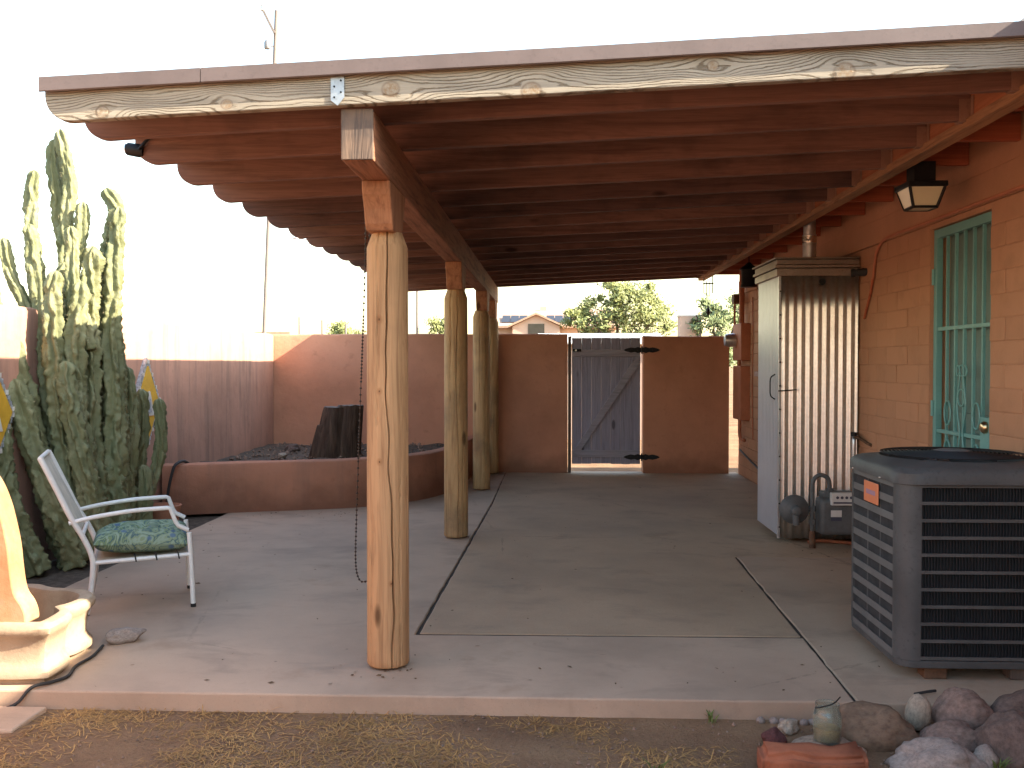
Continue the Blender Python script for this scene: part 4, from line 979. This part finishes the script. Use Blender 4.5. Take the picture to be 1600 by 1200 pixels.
# ------------------------------------------------------------------ rocks
def rock(name, label, c, size, m, rot=0, sd=0, rough=.22, cat='rock', sub=4, flat=0.0, group=None):
    b = bmesh.new(); bmesh.ops.create_icosphere(b, subdivisions=sub, radius=1)
    for v in b.verts:
        d = v.co.normalized()
        # facet the stone by cutting it with a few planes
        r = 1.0
        rng = random.Random(sd)
        for k in range(9):
            nrm = Vector((rng.uniform(-1, 1), rng.uniform(-1, 1), rng.uniform(-.6, 1))).normalized(); lim = rng.uniform(.70, .95)
            dd = d.dot(nrm)
            if flat and dd > 1e-3 and lim/dd < r: r = r*(1-flat)+flat*lim/dd
        r *= 1+rough*noise.noise(d*1.6+Vector((sd*3.1, 0, 0)))+rough*.35*noise.noise(d*4.5+Vector((0, sd*2.3, 0)))+rough*.12*noise.noise(d*12+Vector((0, 0, sd)))
        v.co = d*r
    me = bpy.data.meshes.new(name); b.to_mesh(me); b.free()
    for p in me.polygons: p.use_smooth = True
    me.materials.append(M[m]); o = bpy.data.objects.new(name, me); col.objects.link(o)
    o.location = c; o.scale = size; o.rotation_euler = (0, 0, rot) if not isinstance(rot, tuple) else rot
    return tag(o, label, cat, group)
rock('rock', 'large brown rounded rock in the middle of the rock edging', (1.265, 3.79, -.035), (.175, .13, .105), 'rock_brown', .1, 3, .18, flat=.85)
rock('rock', 'smooth pale egg-shaped river stone standing upright against the slab', (1.475, 3.90, -.005), (.05, .045, .075), 'rock_pale', (0, .08, 0), 5, .08)
rock('rock', 'pitted reddish-grey boulder right of the pale egg-shaped stone', (1.66, 3.93, -.01), (.125, .11, .095), 'rock_pit', .3, 6, .15, flat=.7)
rock('rock', 'jagged light grey lava rock at the bottom edge of the rock pile', (1.40, 3.54, -.06), (.175, .12, .10), 'rock_grey', -.1, 12, .3, flat=.9)
rock('rock', 'flat tan stone carrying the glass jar', (1.035, 3.64, -.085), (.16, .135, .058), 'rock_flat', .5, 21, .25, flat=.8)
rock('rock', 'dark rough rock at the far right end of the rock row by the slab', (1.90, 3.93, -.02), (.13, .10, .10), 'rock_dark', .2, 15, .2, flat=.7)
rock('rock', 'dark rough rock at the bottom right corner below the rock row', (1.72, 3.66, -.03), (.14, .12, .13), 'rock_dark', 1.2, 17, .2, flat=.7)
rock('rock', 'reddish flat rock wedged between the grey lava rock and the pitted boulder', (1.535, 3.74, -.05), (.13, .10, .07), 'rock_pit', .4, 19, .2, flat=.6)
rock('rock', 'wine-red stone left of the jar', (.865, 3.74, -.055), (.05, .04, .04), 'rock_red', .3, 23, .2, flat=.7)
rock('rock', 'small knobby cream stone behind the jar rock', (.945, 3.84, -.05), (.045, .03, .035), 'rock_pale', .6, 27, .4)
b = bmesh.new(); bmesh.ops.create_cube(b, size=1)
for v in b.verts: v.co = Vector((v.co.x*.38, v.co.y*.13, v.co.z*.11))
bmesh.ops.bevel(b, geom=b.edges[:], offset=.022, segments=3, affect='EDGES'); bmesh.ops.subdivide_edges(b, edges=b.edges[:], cuts=3, use_grid_fill=True)
for v in b.verts: v.co += Vector((.3, .5, .6))*.022*noise.noise(v.co*11)+Vector((.5, .5, .5))*.008*noise.noise(v.co*40)
me = bpy.data.meshes.new('clay_block'); b.to_mesh(me); b.free(); me.materials.append(M['brick'])
for p in me.polygons: p.use_smooth = True
o = bpy.data.objects.new('clay_block', me); col.objects.link(o); o.location = (.945, 3.50, -.05); o.rotation_euler = (.05, .01, .03); tag(o, 'orange-red clay block lying in front of the jar', 'clay block')
rock('rock', 'pointed grey stone lying beside the fountain basin', (-2.145, 4.72, .032), (.095, .045, .042), 'rock_grey', .55, 41, .3, flat=.7)
rock('rock', 'small grey stone at the lower right of the lava rock', (1.585, 3.56, -.06), (.05, .05, .06), 'rock_grey', .2, 43, .2, flat=.6)
for k in range(8):
    rock('pebble', ['first', 'second', 'third', 'fourth', 'fifth', 'sixth', 'seventh', 'eighth'][k]+' grey pebble from the left in the row along the slab foot', (.86+k*.045+random.uniform(-.01, .01), 3.955+random.uniform(-.01, .01), GZ+.01), (random.uniform(.016, .026), .018, .017), 'rock_grey', random.random()*3, 50+k, .2, 'pebble', 2, group='pebbles along the foot of the slab')
J = thing('glass_jar', 'small glass jar with amber contents standing on the flat tan stone', 'jar', (1.045, 3.66, -.035))
jz = -.035
MB().lathe([(.045, jz), (.052, jz+.008), (.053, jz+.10), (.048, jz+.118), (.044, jz+.125), (.045, jz+.148), (.041, jz+.148), (.040, jz+.125), (.049, jz+.098), (.049, jz+.012)], (1.045, 3.66, 0), 28).build('glass', 'glass', J)
MB().lathe([(.046, jz+.013), (.0475, jz+.018), (.0475, jz+.06), (.03, jz+.064)], (1.045, 3.66, 0), 24).build('contents', 'jar_fill', J)
MB().tube(curve([(1.000, 3.66, jz+.13), (1.01, 3.61, jz+.15), (1.05, 3.605, jz+.165), (1.09, 3.65, jz+.175)], 5), .0025, 5).build('wire_handle', 'iron', J)
tag(MB().box((-2.62, 3.70, -.085), (-2.14, 3.965, -.055)).build('paving_tile', 'conc', bevel=.008), 'flat concrete paver lying in the dirt below the fountain', 'paver')

# ------------------------------------------------------------------ straw, weeds, gravel
def gz(x, y): return GZ+.022*noise.noise(Vector((x*2.2, y*2.2, 0)))+.010*noise.noise(Vector((x*9, y*9, 3)))
mb = MB()
rs = random.Random(3)
for k in range(30000):
    x = rs.uniform(-3.0, .9); y = rs.uniform(2.6, 3.99)
    dn = noise.noise(Vector((x*2.1, y*2.4, 8)))+.12-.40*max(0, (x+.6))
    if rs.random() > .34+dn*1.5: continue
    if -2.66 < x < -2.1 and 3.66 < y: continue
    a = rs.uniform(0, 6.28); L = rs.uniform(.02, .05)+.06*rs.random()**3; w = .0011+.0008*rs.random(); el = abs(rs.gauss(.04, .20))
    d = Vector((math.cos(a)*math.cos(el), math.sin(a)*math.cos(el), math.sin(el))); sx = Vector((-math.sin(a), math.cos(a), 0))*w
    p = Vector((x, y, gz(x, y)+.002)); q = p+d*L*.55; e = p+d*L-Vector((0, 0, L*.25*math.cos(el))); e.z = max(e.z, gz(x, y)+.001)
    mb.add([p-sx, p+sx, q+sx, q-sx, e], [(0, 1, 2, 3), (3, 2, 4)])
o = stuff(mb.build('dry_grass', 'straw', smooth=False)); o['label'] = 'short dry straw and dead grass on the dirt before the slab'; o['category'] = 'dry grass'
mb = MB()
for k in range(5200):
    x = rs.uniform(-2.9, 2.4); y = rs.uniform(2.6, 3.995)
    if rs.random() > (.25 if x < -.6 else .75)+.5*noise.noise(Vector((x*3, y*3, 2))): continue
    r_ = .0022+.006*rs.random()**3+(.008*rs.random() if rs.random() < .05 else 0)
    c = Vector((x, y, gz(x, y)+r_*.3)); vs = []
    for d in ((1, 0, 0), (-1, 0, 0), (0, 1, 0), (0, -1, 0), (0, 0, 1), (0, 0, -1)): vs.append(c+Vector(d)*r_*rs.uniform(.6, 1.25))
    mb.add(vs, [(0, 2, 4), (2, 1, 4), (1, 3, 4), (3, 0, 4), (2, 0, 5), (1, 2, 5), (3, 1, 5), (0, 3, 5)])
for k in range(900):
    x = rs.uniform(-3.5, -1.2); y = rs.uniform(9.1, 12.3)
    if not inside(x, y): continue
    r_ = .006+.02*rs.random()**2; c = Vector((x, y, .38)); vs = [c+Vector(d)*r_*rs.uniform(.6, 1.3) for d in ((1, 0, 0), (-1, 0, 0), (0, 1, 0), (0, -1, 0), (0, 0, 1), (0, 0, -1))]
    mb.add(vs, [(0, 2, 4), (2, 1, 4), (1, 3, 4), (3, 0, 4), (2, 0, 5), (1, 2, 5), (3, 1, 5), (0, 3, 5)])
o = stuff(mb.build('gravel', 'gravel', smooth=False)); o['label'] = 'loose reddish gravel scattered over the dirt'; o['category'] = 'gravel'
mb = MB()
for k in range(300):
    if rs.random() < .55: x, y = rs.choice([(rs.uniform(-3.0, 1.2), rs.uniform(4.03, 4.5)), (rs.uniform(-3.0, -2.2), rs.uniform(5, 8.4)), (rs.uniform(1.7, 2.35), rs.uniform(7.0, 7.58)), (rs.uniform(-.9, -.6), rs.uniform(4.2, 4.6)), (rs.uniform(-.6, 2.2), rs.uniform(11.9, 12.38)), (rs.uniform(-2.8, -1.9), rs.uniform(8.6, 9.0))])
    else: x, y = rs.uniform(-3, 2.3), rs.uniform(4.05, 12.2)
    a = rs.uniform(0, 6.28); L = rs.uniform(.004, .013)+.012*rs.random()**5; w = L*rs.uniform(.2, .6)
    d = Vector((math.cos(a), math.sin(a), 0)); e = Vector((-math.sin(a), math.cos(a), 0)); c = Vector((x, y, .003))
    mb.add([c-d*L, c+e*w+Vector((0, 0, .003)), c+d*L+Vector((0, 0, .002*rs.random())), c-e*w], [(0, 1, 2), (0, 2, 3)])
o = stuff(mb.build('leaf_litter', 'litter', smooth=False)); o['label'] = 'tiny dry leaf bits and grit scattered on the concrete'; o['category'] = 'leaf litter'
def weed(x, y, n, h, lab):
    m = MB(); r2 = random.Random(int(x*999))
    for k in range(n):
        a = r2.uniform(0, 6.28); L = h*r2.uniform(.5, 1); d = Vector((math.cos(a)*.5, math.sin(a)*.5, 1)).normalized(); sx = Vector((-math.sin(a), math.cos(a), 0))*.004
        p = Vector((x+r2.uniform(-.015, .015), y+r2.uniform(-.015, .015), GZ)); q = p+d*L*.6; e = p+d*L+Vector((math.cos(a), math.sin(a), -.5))*L*.25
        m.add([p-sx*.4, p+sx*.4, q+sx, q-sx, e], [(0, 1, 2, 3), (3, 2, 4)])
    tag(m.build('weed', 'weed', smooth=False), lab, 'weed')
weed(.66, 3.96, 10, .07, 'tiny green weed sprouting at the foot of the slab')
weed(1.61, 3.50, 14, .08, 'small green weed between the rocks at the lower right')
weed(.37, 3.42, 12, .09, 'tuft of greenish grass at the bottom edge of the dirt')

# ------------------------------------------------------------------ stump
ST = thing('tree_stump', 'dark split tree stump standing in the raised planter', 'stump', (-2.42, 10.6, .36))
def stump_body(x0, y0, zt, r0, r1, lean, sd):
    m = MB(); n = 40; zs = [.30+(zt-.30)*k/14 for k in range(15)]
    for z in zs:
        u = (z-.3)/(zt-.3); 
        for j in range(n):
            a = 2*math.pi*j/n; r = (r0*(1-u)+r1*u)*(1+.10*noise.noise(Vector((math.cos(a)*1.6+sd, math.sin(a)*1.6, u*1.2)))+.07*noise.noise(Vector((math.cos(a)*5, math.sin(a)*5+sd, u*1.5))))
            m.v.append(Vector((x0+lean*u+r*math.cos(a), y0+r*math.sin(a), z+(.02*noise.noise(Vector((math.cos(a)*2, math.sin(a)*2, sd))) if u > .99 else 0))))
    for q in range(14):
        for j in range(n): m.f.append((q*n+j, q*n+(j+1) % n, (q+1)*n+(j+1) % n, (q+1)*n+j))
    m.sm = True; top = list(m.v[14*n:15*n]); return m, top
for (x0, y0, zt, r0, r1, lean, sd_) in ((-2.49, 10.58, .925, .19, .13, .09, 1), (-2.31, 10.63, .945, .165, .14, .065, 4), (-2.585, 10.55, .73, .14, .07, .06, 8)):
    m, top = stump_body(x0, y0, zt, r0, r1, lean, sd_); tr = m.build('trunk', 'bark', ST)
    c = sum(top, Vector())/len(top); tm_ = MB(); tm_.add([c+Vector((0, 0, .006))]+top, [(0, i+1, (i+1) % len(top)+1) for i in range(len(top))]); tm_.build('cut_face', 'stump_top', tr)
rock('rock', 'white stone among debris in the raised planter', (-2.95, 10.4, .40), (.05, .04, .03), 'rock_pale', 1, 61, .3)
rock('rock', 'dark clump of debris by the side wall in the raised planter', (-3.05, 11.2, .40), (.09, .07, .06), 'rock_dark', 1, 63, .4)
tag(MB().tube(curve([(-3.52, 8.60, .02), (-3.50, 8.62, .25), (-3.47, 8.66, .44), (-3.45, 8.72, .488), (-3.44, 8.82, .495), (-3.43, 8.90, .47), (-3.43, 9.0, .42)], 6), .014, 8).build('garden_hose', 'hose'), 'dark hose draped over the left end of the low planter wall', 'hose')

# ------------------------------------------------------------------ diamond ornaments on the side wall
def diamond(yc, zc, lab):
    hw, hh = .28, .405
    D = thing('diamond_ornament', lab, 'wall ornament', (-3.63, yc, zc-hh), 'diamond ornaments on the side wall')
    def dia(k, x0, x1, nm, m, par):
        return MB().prism([(yc-hw*k, zc), (yc, zc-hh*k), (yc+hw*k, zc), (yc, zc+hh*k)], 0, x0, x1).build(nm, m, par)
    dia(1, -3.632, -3.600, 'backing', 'mosaic', D)
    for (s1, s2) in ((1, 1), (1, -1), (-1, 1), (-1, -1)):
        for k in range(10):
            u = (k+.5)/10; y = yc+s1*hw*.94*u; z = zc+s2*hh*.94*(1-u)
            MB().box((-3.600, y-.013, z-.016), (-3.588-.004*(k % 3), y+.013, z+.016)).build('mosaic_tile', 'mosaic' if k % 3 else 'pale_tile', D, bevel=.002)
    dia(.80, -3.600, -3.586, 'yellow_field', 'yellow', D)
    MB().prism([(yc-.10, zc-.12), (yc+.10, zc-.12), (yc+.05, zc+.02), (yc+.015, zc+.10), (yc-.015, zc+.10), (yc-.05, zc+.02)], 0, -3.586, -3.578).build('figure', 'pale_tile', D, bevel=.003)
    MB().prism([(yc-.03, zc-.09), (yc+.03, zc-.09), (yc, zc+.03)], 0, -3.578, -3.572).build('figure', 'mosaic', D)
diamond(8.41, 1.06, 'yellow diamond wall ornament with silver mosaic rim, right of the cactus')
diamond(6.02, 1.08, 'yellow diamond wall ornament peeking out at the left edge behind the cactus')

# ------------------------------------------------------------------ cactus
CT = thing('cactus', 'huge knobby green monstrose cactus with many columns against the side wall', 'cactus', (-3.35, 7.0, 0))
def cactus_arm(pts, r0, r1, sd, ribs=6, knob=1.0):
    path = curve(pts, 14); L = [0]
    for a, b in zip(path[:-1], path[1:]): L.append(L[-1]+(b-a).length)
    tot = L[-1]; n = 44; m = max(10, int(tot/.013)); mb = MB(); att = []
    P = []
    k = 0
    for i in range(m+1):
        s = tot*i/m
        while k < len(L)-2 and L[k+1] < s: k += 1
        u = (s-L[k])/max(1e-6, L[k+1]-L[k]); P.append(path[k].lerp(path[k+1], min(1, u)))
    up = Vector((0, 1, 0))
    for i, p in enumerate(P):
        d = (P[min(i+1, m)]-P[max(i-1, 0)]).normalized(); x = d.cross(up).normalized(); up2 = x.cross(d)
        u = i/m; s = tot*u
        r = r0+(r1-r0)*u; endr = tot-s
        if endr < r*1.3: r *= math.sqrt(max(.02, 1-(1-endr/(r*1.3))**2))
        tw = 1.5*noise.noise(Vector((s*1.6, sd, 0)))+.55*noise.noise(Vector((s*7, sd, 5)))+.22*noise.noise(Vector((s*17, sd, 9)))
        for j in range(n):
            a = 2*math.pi*j/n
            rib = (.5+.5*math.cos(ribs*(a+tw+.35*noise.noise(Vector((math.cos(a)*2, math.sin(a)*2, s*8+sd))))))**1.3
            kn = noise.noise(Vector((math.cos(a)*1.7+sd*4, math.sin(a)*1.7, s*5)))
            k2 = noise.noise(Vector((math.cos(a)*3.5, math.sin(a)*3.5+sd*4, s*15)))
            k3 = noise.noise(Vector((math.cos(a)*7+sd, math.sin(a)*7, s*38)))
            q = r*(.60+.50*rib+.30*kn+(.20*k2+.20*k3)*(.35+.9*rib))
            mb.v.append(p+(x*math.cos(a)+up2*math.sin(a))*q); att.append(max(0, min(1, rib*.75+.6*k3)))
    for i in range(m):
        for j in range(n): mb.f.append((i*n+j, i*n+(j+1) % n, (i+1)*n+(j+1) % n, (i+1)*n+j))
    mb.f += [tuple(range(n-1, -1, -1)), tuple(m*n+j for j in range(n))]
    mb.sm = True; o = mb.build('column', 'cactus', CT); 
    for p in o.data.polygons: p.use_smooth = True
    if 'sharp_edge' in o.data.attributes: o.data.attributes.remove(o.data.attributes['sharp_edge'])
    at = o.data.attributes.new('rib', 'FLOAT', 'POINT'); at.data.foreach_set('value', att)
    sp = MB(); r3 = random.Random(sd)   # spines in clumps on the ribs
    for k in range(0, len(mb.v), 1):
        if att[k] > .62 and r3.random() < .13:
            i, j = divmod(k, n)
            nrm = (mb.v[k]-P[min(i, m)]).normalized()
            for q in range(3):
                d = (nrm+Vector((r3.gauss(0, .5), r3.gauss(0, .5), r3.gauss(0, .5)))).normalized(); L2 = r3.uniform(.008, .02); sx = d.orthogonal().normalized()*.0009
                sp.add([mb.v[k]-sx, mb.v[k]+sx, mb.v[k]+d*L2], [(0, 1, 2)])
    stuff(sp.build('spines', 'spine', o, smooth=False))
    return o
arms = [
 # (points, r0, r1)
 ([(-3.30, 6.95, 0), (-3.36, 6.98, .8), (-3.50, 7.0, 1.6), (-3.60, 7.0, 2.3), (-3.58, 7.02, 2.75), (-3.64, 7.0, 3.14)], .13, .055),
 ([(-3.34, 7.05, 0), (-3.42, 7.05, .9), (-3.55, 7.08, 1.7), (-3.66, 7.06, 2.4), (-3.72, 7.05, 2.9), (-3.70, 7.05, 3.08)], .13, .05),
 ([(-3.40, 6.85, 0), (-3.5, 6.8, .8), (-3.72, 6.9, 1.6), (-3.80, 6.9, 2.3), (-3.80, 6.9, 2.62), (-3.78, 6.9, 2.82)], .13, .05),
 ([(-3.25, 7.0, 0), (-3.24, 7.0, .8), (-3.30, 7.0, 1.6), (-3.27, 7.0, 2.2), (-3.22, 7.0, 2.52), (-3.30, 7.0, 2.70)], .14, .07),
 ([(-3.22, 6.9, 0), (-3.2, 6.9, .9), (-3.22, 6.92, 1.7), (-3.20, 6.95, 2.3), (-3.18, 6.95, 2.56)], .12, .07),
 ([(-3.28, 6.8, .2), (-3.32, 6.78, 1.0), (-3.33, 6.8, 1.8), (-3.30, 6.8, 2.25)], .12, .08),
 ([(-3.36, 6.7, .1), (-3.5, 6.65, .9), (-3.62, 6.7, 1.6), (-3.66, 6.7, 2.0), (-3.72, 6.7, 2.40)], .13, .055),
 ([(-3.40, 6.65, .0), (-3.55, 6.55, .7), (-3.72, 6.55, 1.35), (-3.86, 6.55, 1.75), (-3.94, 6.55, 2.06)], .13, .05),
 ([(-3.36, 6.6, .0), (-3.5, 6.5, .6), (-3.62, 6.45, 1.15), (-3.72, 6.45, 1.6)], .14, .08),
 ([(-3.30, 6.75, .1), (-3.40, 6.6, .7), (-3.44, 6.55, 1.3), (-3.47, 6.55, 1.85), (-3.44, 6.55, 2.05)], .13, .07),
 ([(-3.25, 6.85, .1), (-3.30, 6.65, .6), (-3.34, 6.6, 1.2), (-3.32, 6.6, 1.7), (-3.30, 6.62, 1.98)], .13, .07),
 ([(-3.27, 7.05, .0), (-3.24, 7.05, .6), (-3.25, 7.05, 1.2), (-3.27, 7.06, 1.62)], .12, .08),
 ([(-3.25, 7.15, .0), (-3.22, 7.15, .5), (-3.20, 7.15, .95), (-3.22, 7.15, 1.38)], .10, .06),
 ([(-3.45, 6.95, .0), (-3.5, 6.9, .9), (-3.56, 6.9, 1.7), (-3.56, 6.92, 2.15)], .13, .09),
 ([(-3.32, 6.55, .0), (-3.42, 6.4, .5), (-3.54, 6.35, .95), (-3.64, 6.35, 1.3)], .13, .08),
 ([(-3.22, 6.7, .1), (-3.24, 6.55, .6), (-3.30, 6.5, 1.0), (-3.36, 6.5, 1.42)], .12, .07),
 ([(-3.36, 7.45, .0), (-3.30, 7.45, .3), (-3.24, 7.45, .75), (-3.23, 7.45, 1.15), (-3.22, 7.45, 1.20)], .08, .055),
 ([(-3.28, 7.46, .25), (-3.16, 7.46, .45), (-3.09, 7.46, .8), (-3.10, 7.46, 1.13)], .07, .05),
 ([(-3.20, 7.3, .0), (-3.15, 7.3, .35), (-3.16, 7.3, .62)], .08, .06),
 ([(-3.45, 6.3, .0), (-3.6, 6.2, .5), (-3.66, 6.2, 1.0), (-3.72, 6.2, 1.45)], .12, .07),
 ([(-3.58, 7.0, 2.0), (-3.50, 6.98, 2.25), (-3.47, 6.98, 2.45), (-3.46, 6.98, 2.60)], .07, .06),
 ([(-3.30, 6.7, 1.5), (-3.38, 6.68, 1.9), (-3.40, 6.7, 2.2), (-3.41, 6.7, 2.38)], .08, .05),
 ([(-3.66, 6.7, 1.5), (-3.76, 6.7, 1.85), (-3.86, 6.7, 2.05), (-3.9, 6.7, 2.3)], .07, .045),
]
for i, (p, a, b) in enumerate(arms): cactus_arm(p, a*.74, b*.80, i+1, 5+i % 2)
tag(MB().lathe([(.09, 0), (.12, .10), (.15, .26), (.155, .27), (.14, .275), (.13, .25), (.02, .24)], (-3.20, 7.75, -.03), 24).build('flower_pot', M['stucco_low']), 'terracotta pot half hidden behind the cactus and chair', 'pot')

# ------------------------------------------------------------------ beyond the walls
def tree(label, base, h, blobs, n, leaf, m, sd, group=None):
    T = thing('tree', label, 'tree', base, group); r4 = random.Random(sd); B = Vector(base)
    tr = MB(); tr.tube(curve([B, B+Vector((.1, 0, h*.25)), B+Vector((0, .1, h*.5))], 5), [h*.035*(1-.05*i) for i in range(11)], 8)
    for (c, r_) in blobs: tr.tube([B+Vector((0, 0, h*.35)), B+Vector(c)*.6+Vector((0, 0, h*.15)), B+Vector(c)], [h*.018, h*.012, h*.004], 6)
    tr.build('trunk', 'trunk', T)
    lf = MB()
    cl = []
    for (c, r_) in blobs:
        for k in range(16):
            d = Vector((r4.gauss(0, 1), r4.gauss(0, 1), r4.gauss(0, 1))).normalized()*r4.uniform(.45, 1.0)
            cl.append((B+Vector(c)+Vector((d.x*r_[0], d.y*r_[1], d.z*r_[2])), min(r_)*r4.uniform(.22, .42)))
    for k in range(n):
        c, r_ = r4.choice(cl); d = Vector((r4.gauss(0, .6), r4.gauss(0, .6), r4.gauss(0, .5)))*r_
        p = c+d; a = Vector((r4.gauss(0, 1), r4.gauss(0, 1), r4.gauss(0, 1))).normalized(); b = a.orthogonal().normalized(); s = leaf*r4.uniform(.6, 1.3)
        lf.add([p-a*s, p+b*s*.45, p+a*s, p-b*s*.45], [(0, 1, 2, 3)])
    lf.build('crown', m, T, smooth=False)
tree('leafy pale green tree above the gate', (2.9, 40, GZ), 4.9, [((-1.2, 0, 3.2), (1.1, 1.2, .9)), ((.2, 0, 3.9), (1.2, 1.2, 1.0)), ((1.3, .2, 3.3), (1.1, 1.2, .9)), ((-.4, 0, 4.4), (.6, .8, .6)), ((.9, 0, 4.3), (.7, .8, .6)), ((-1.9, 0, 3.5), (.5, .6, .5)), ((0, 0, 2.6), (2.2, 1.3, .8))], 13000, .085, 'tree_leaf', 1)
tree('green tree beyond the gap at the far corner of the house', (5.3, 30, GZ), 4.0, [((0, 0, 2.2), (.9, .9, .8)), ((-.4, 0, 2.9), (.6, .7, .6)), ((.5, 0, 3.2), (.7, .7, .6)), ((-.8, 0, 1.3), (.8, .8, .8))], 7000, .07, 'tree_leaf2', 2)
tree('distant round green tree between the first two posts', (-7.0, 60, GZ), 4.5, [((0, 0, 3.5), (1.1, 1, 1.1)), ((.5, 0, 3.9), (.7, .7, .6))], 3500, .10, 'tree_leaf', 3)
tree('small distant pale tree left of the nearest post', (-13.0, 60, GZ), 4.2, [((0, 0, 3.3), (1.0, 1, .9)), ((-.5, 0, 3.5), (.6, .7, .6))], 3000, .10, 'tree_leaf', 4)
NH = thing('neighbour_house', 'distant tan house with gable and solar panels on its roof', 'house', (-1, 63, GZ))
MB().box((-3.4, 61, GZ), (4, 70, 3.75)).build('wall', 'n_wall', NH)
MB().prism([(60.4, 3.72), (60.4, 3.85), (65.5, 5.15), (70.6, 3.85), (70.6, 3.72)], 0, -3.7, 4.3).build('roof', 'n_roof', NH)
MB().prism([(-2.4, GZ), (.5, GZ), (.5, 3.75), (-.95, 4.45), (-2.4, 3.75)], 1, 58.8, 61.2).build('gable_wall', 'n_wall', NH)
for s in (-1, 1): MB().prism([(-.95, 4.46), (-.95, 4.58), (-.95+s*1.75, 3.78), (-.95+s*1.75, 3.66)], 1, 58.5, 63).build('gable_roof', 'n_roof', NH)
MB().box((-1.45, 58.77, 2.6), (-.45, 58.81, 3.9)).build('window', 'window_glass', NH)
for x0 in (-3.2, -2.65, -2.1, -.35, .2, .75):
    q = MB(); q.add([(x0, 61.2, 4.12), (x0+.52, 61.2, 4.12), (x0+.52, 62.7, 4.62), (x0, 62.7, 4.62)], [(0, 1, 2, 3)]); o = q.build('solar_panel', 'solar', NH); md = o.modifiers.new('thick', 'SOLIDIFY'); md.thickness = .05
MB().box((-.8, 65.2, 5.0), (-.35, 65.7, 5.35)).build('roof_vent', 'n_wall', NH)
SHD = thing('outbuilding', 'low white tiled roof seen just over the gate', 'outbuilding', (.9, 20, GZ))
MB().box((-.2, 19, GZ), (2.2, 23, 1.80)).build('wall', 'n_wall', SHD)
for k in range(11):
    x = -.3+k*.24; MB().prism([(18.8, 1.80), (18.8, 1.83), (21, 2.08), (21, 2.05)], 0, x, x+.225).build('roof_tile_row', 'white_tile', SHD)
BX = thing('rooftop_cooler', 'pale boxy frame with a brown post beyond the right wall section', 'cooler', (4.3, 30, GZ))
MB().box((3.98, 30, 1.2), (4.50, 30.6, 2.92)).build('body', 'n_wall', BX); MB().box((4.52, 30, 0), (4.64, 30.15, 2.90)).build('post', 'pole', BX)
MB().box((3.95, 29.98, 2.9), (4.66, 30.62, 2.95)).build('top_rail', 'alu', BX)
UP = thing('utility_pole', 'tall utility pole with crossarm rising behind the patio roof on the left', 'utility pole', (-12.1, 40, GZ))
MB().tube([(-12.22, 40, GZ), (-11.5, 40, 16.2)], [.085, .085], 10).build('pole', 'pole', UP)
MB().bar((-11.55, 39.85, 15.2), (-12.05, 39.85, 16.2), .08, .1).build('crossarm', 'pole', UP)
MB().lathe([(.07, 16.15), (.09, 16.2), (.05, 16.32), (.07, 16.36)], (-12.06, 39.85, 0), 10).build('insulator', 'galv', UP)
MB().lathe([(.11, 14.55), (.13, 14.6), (.13, 14.8), (.08, 14.9)], (-11.85, 39.8, 0), 12).build('transformer', 'steel_pole', UP)
MB().tube([(-11.85, 39.8, 14.7), (-11.57, 40, 14.7)], .03, 6).build('arm', 'steel_pole', UP)
UQ = thing('utility_pole', 'thin distant pole seen just right of the nearest log post', 'utility pole', (-8.43, 60, GZ))
MB().tube([(-8.43, 60, GZ), (-8.43, 60, 9.5)], [.09, .07], 8).build('pole', 'pole', UQ); MB().bar((-9.2, 60, 9.1), (-7.6, 60, 9.1), .1, .1).build('crossarm', 'pole', UQ)
LP = thing('street_lamp', 'small street lamp head below the rafter ends at left', 'street lamp', (-15.2, 60, GZ))
MB().tube(curve([(-15.2, 60, GZ), (-15.2, 60, 8.6), (-15.5, 60, 9.25), (-16.0, 60, 9.35)], 6), .05, 8).build('post', 'alu', LP)
MB().lathe([(.05, 9.28), (.22, 9.33), (.18, 9.42), (.05, 9.46)], (-16.1, 60, 0), 12).build('lamp_head', 'alu', LP)
for k, (x, h) in enumerate(((-6.36, 2.60), (-5.78, 2.52), (-5.18, 2.42))):
    F = MB().tube([(x, 24, GZ), (x, 24, h)], .025, 8)
    tag(F.build('fence_post', 'pole'), ['slim dark fence post nearest the utility pole beyond the wall', 'slim dark fence post in the middle of three beyond the wall', 'slim dark fence post nearest the log posts beyond the wall'][k], 'post', 'fence posts beyond the wall')
NB = thing('neighbour_house', 'low flat-roofed house far behind the side wall', 'house', (-16, 45, GZ))
MB().box((-19, 45, GZ), (-12.6, 52, 2.75)).build('wall', 'n_wall', NB); MB().box((-19.3, 44.7, 2.752), (-12.3, 52.3, 2.95)).build('roof', 'n_roof', NB)
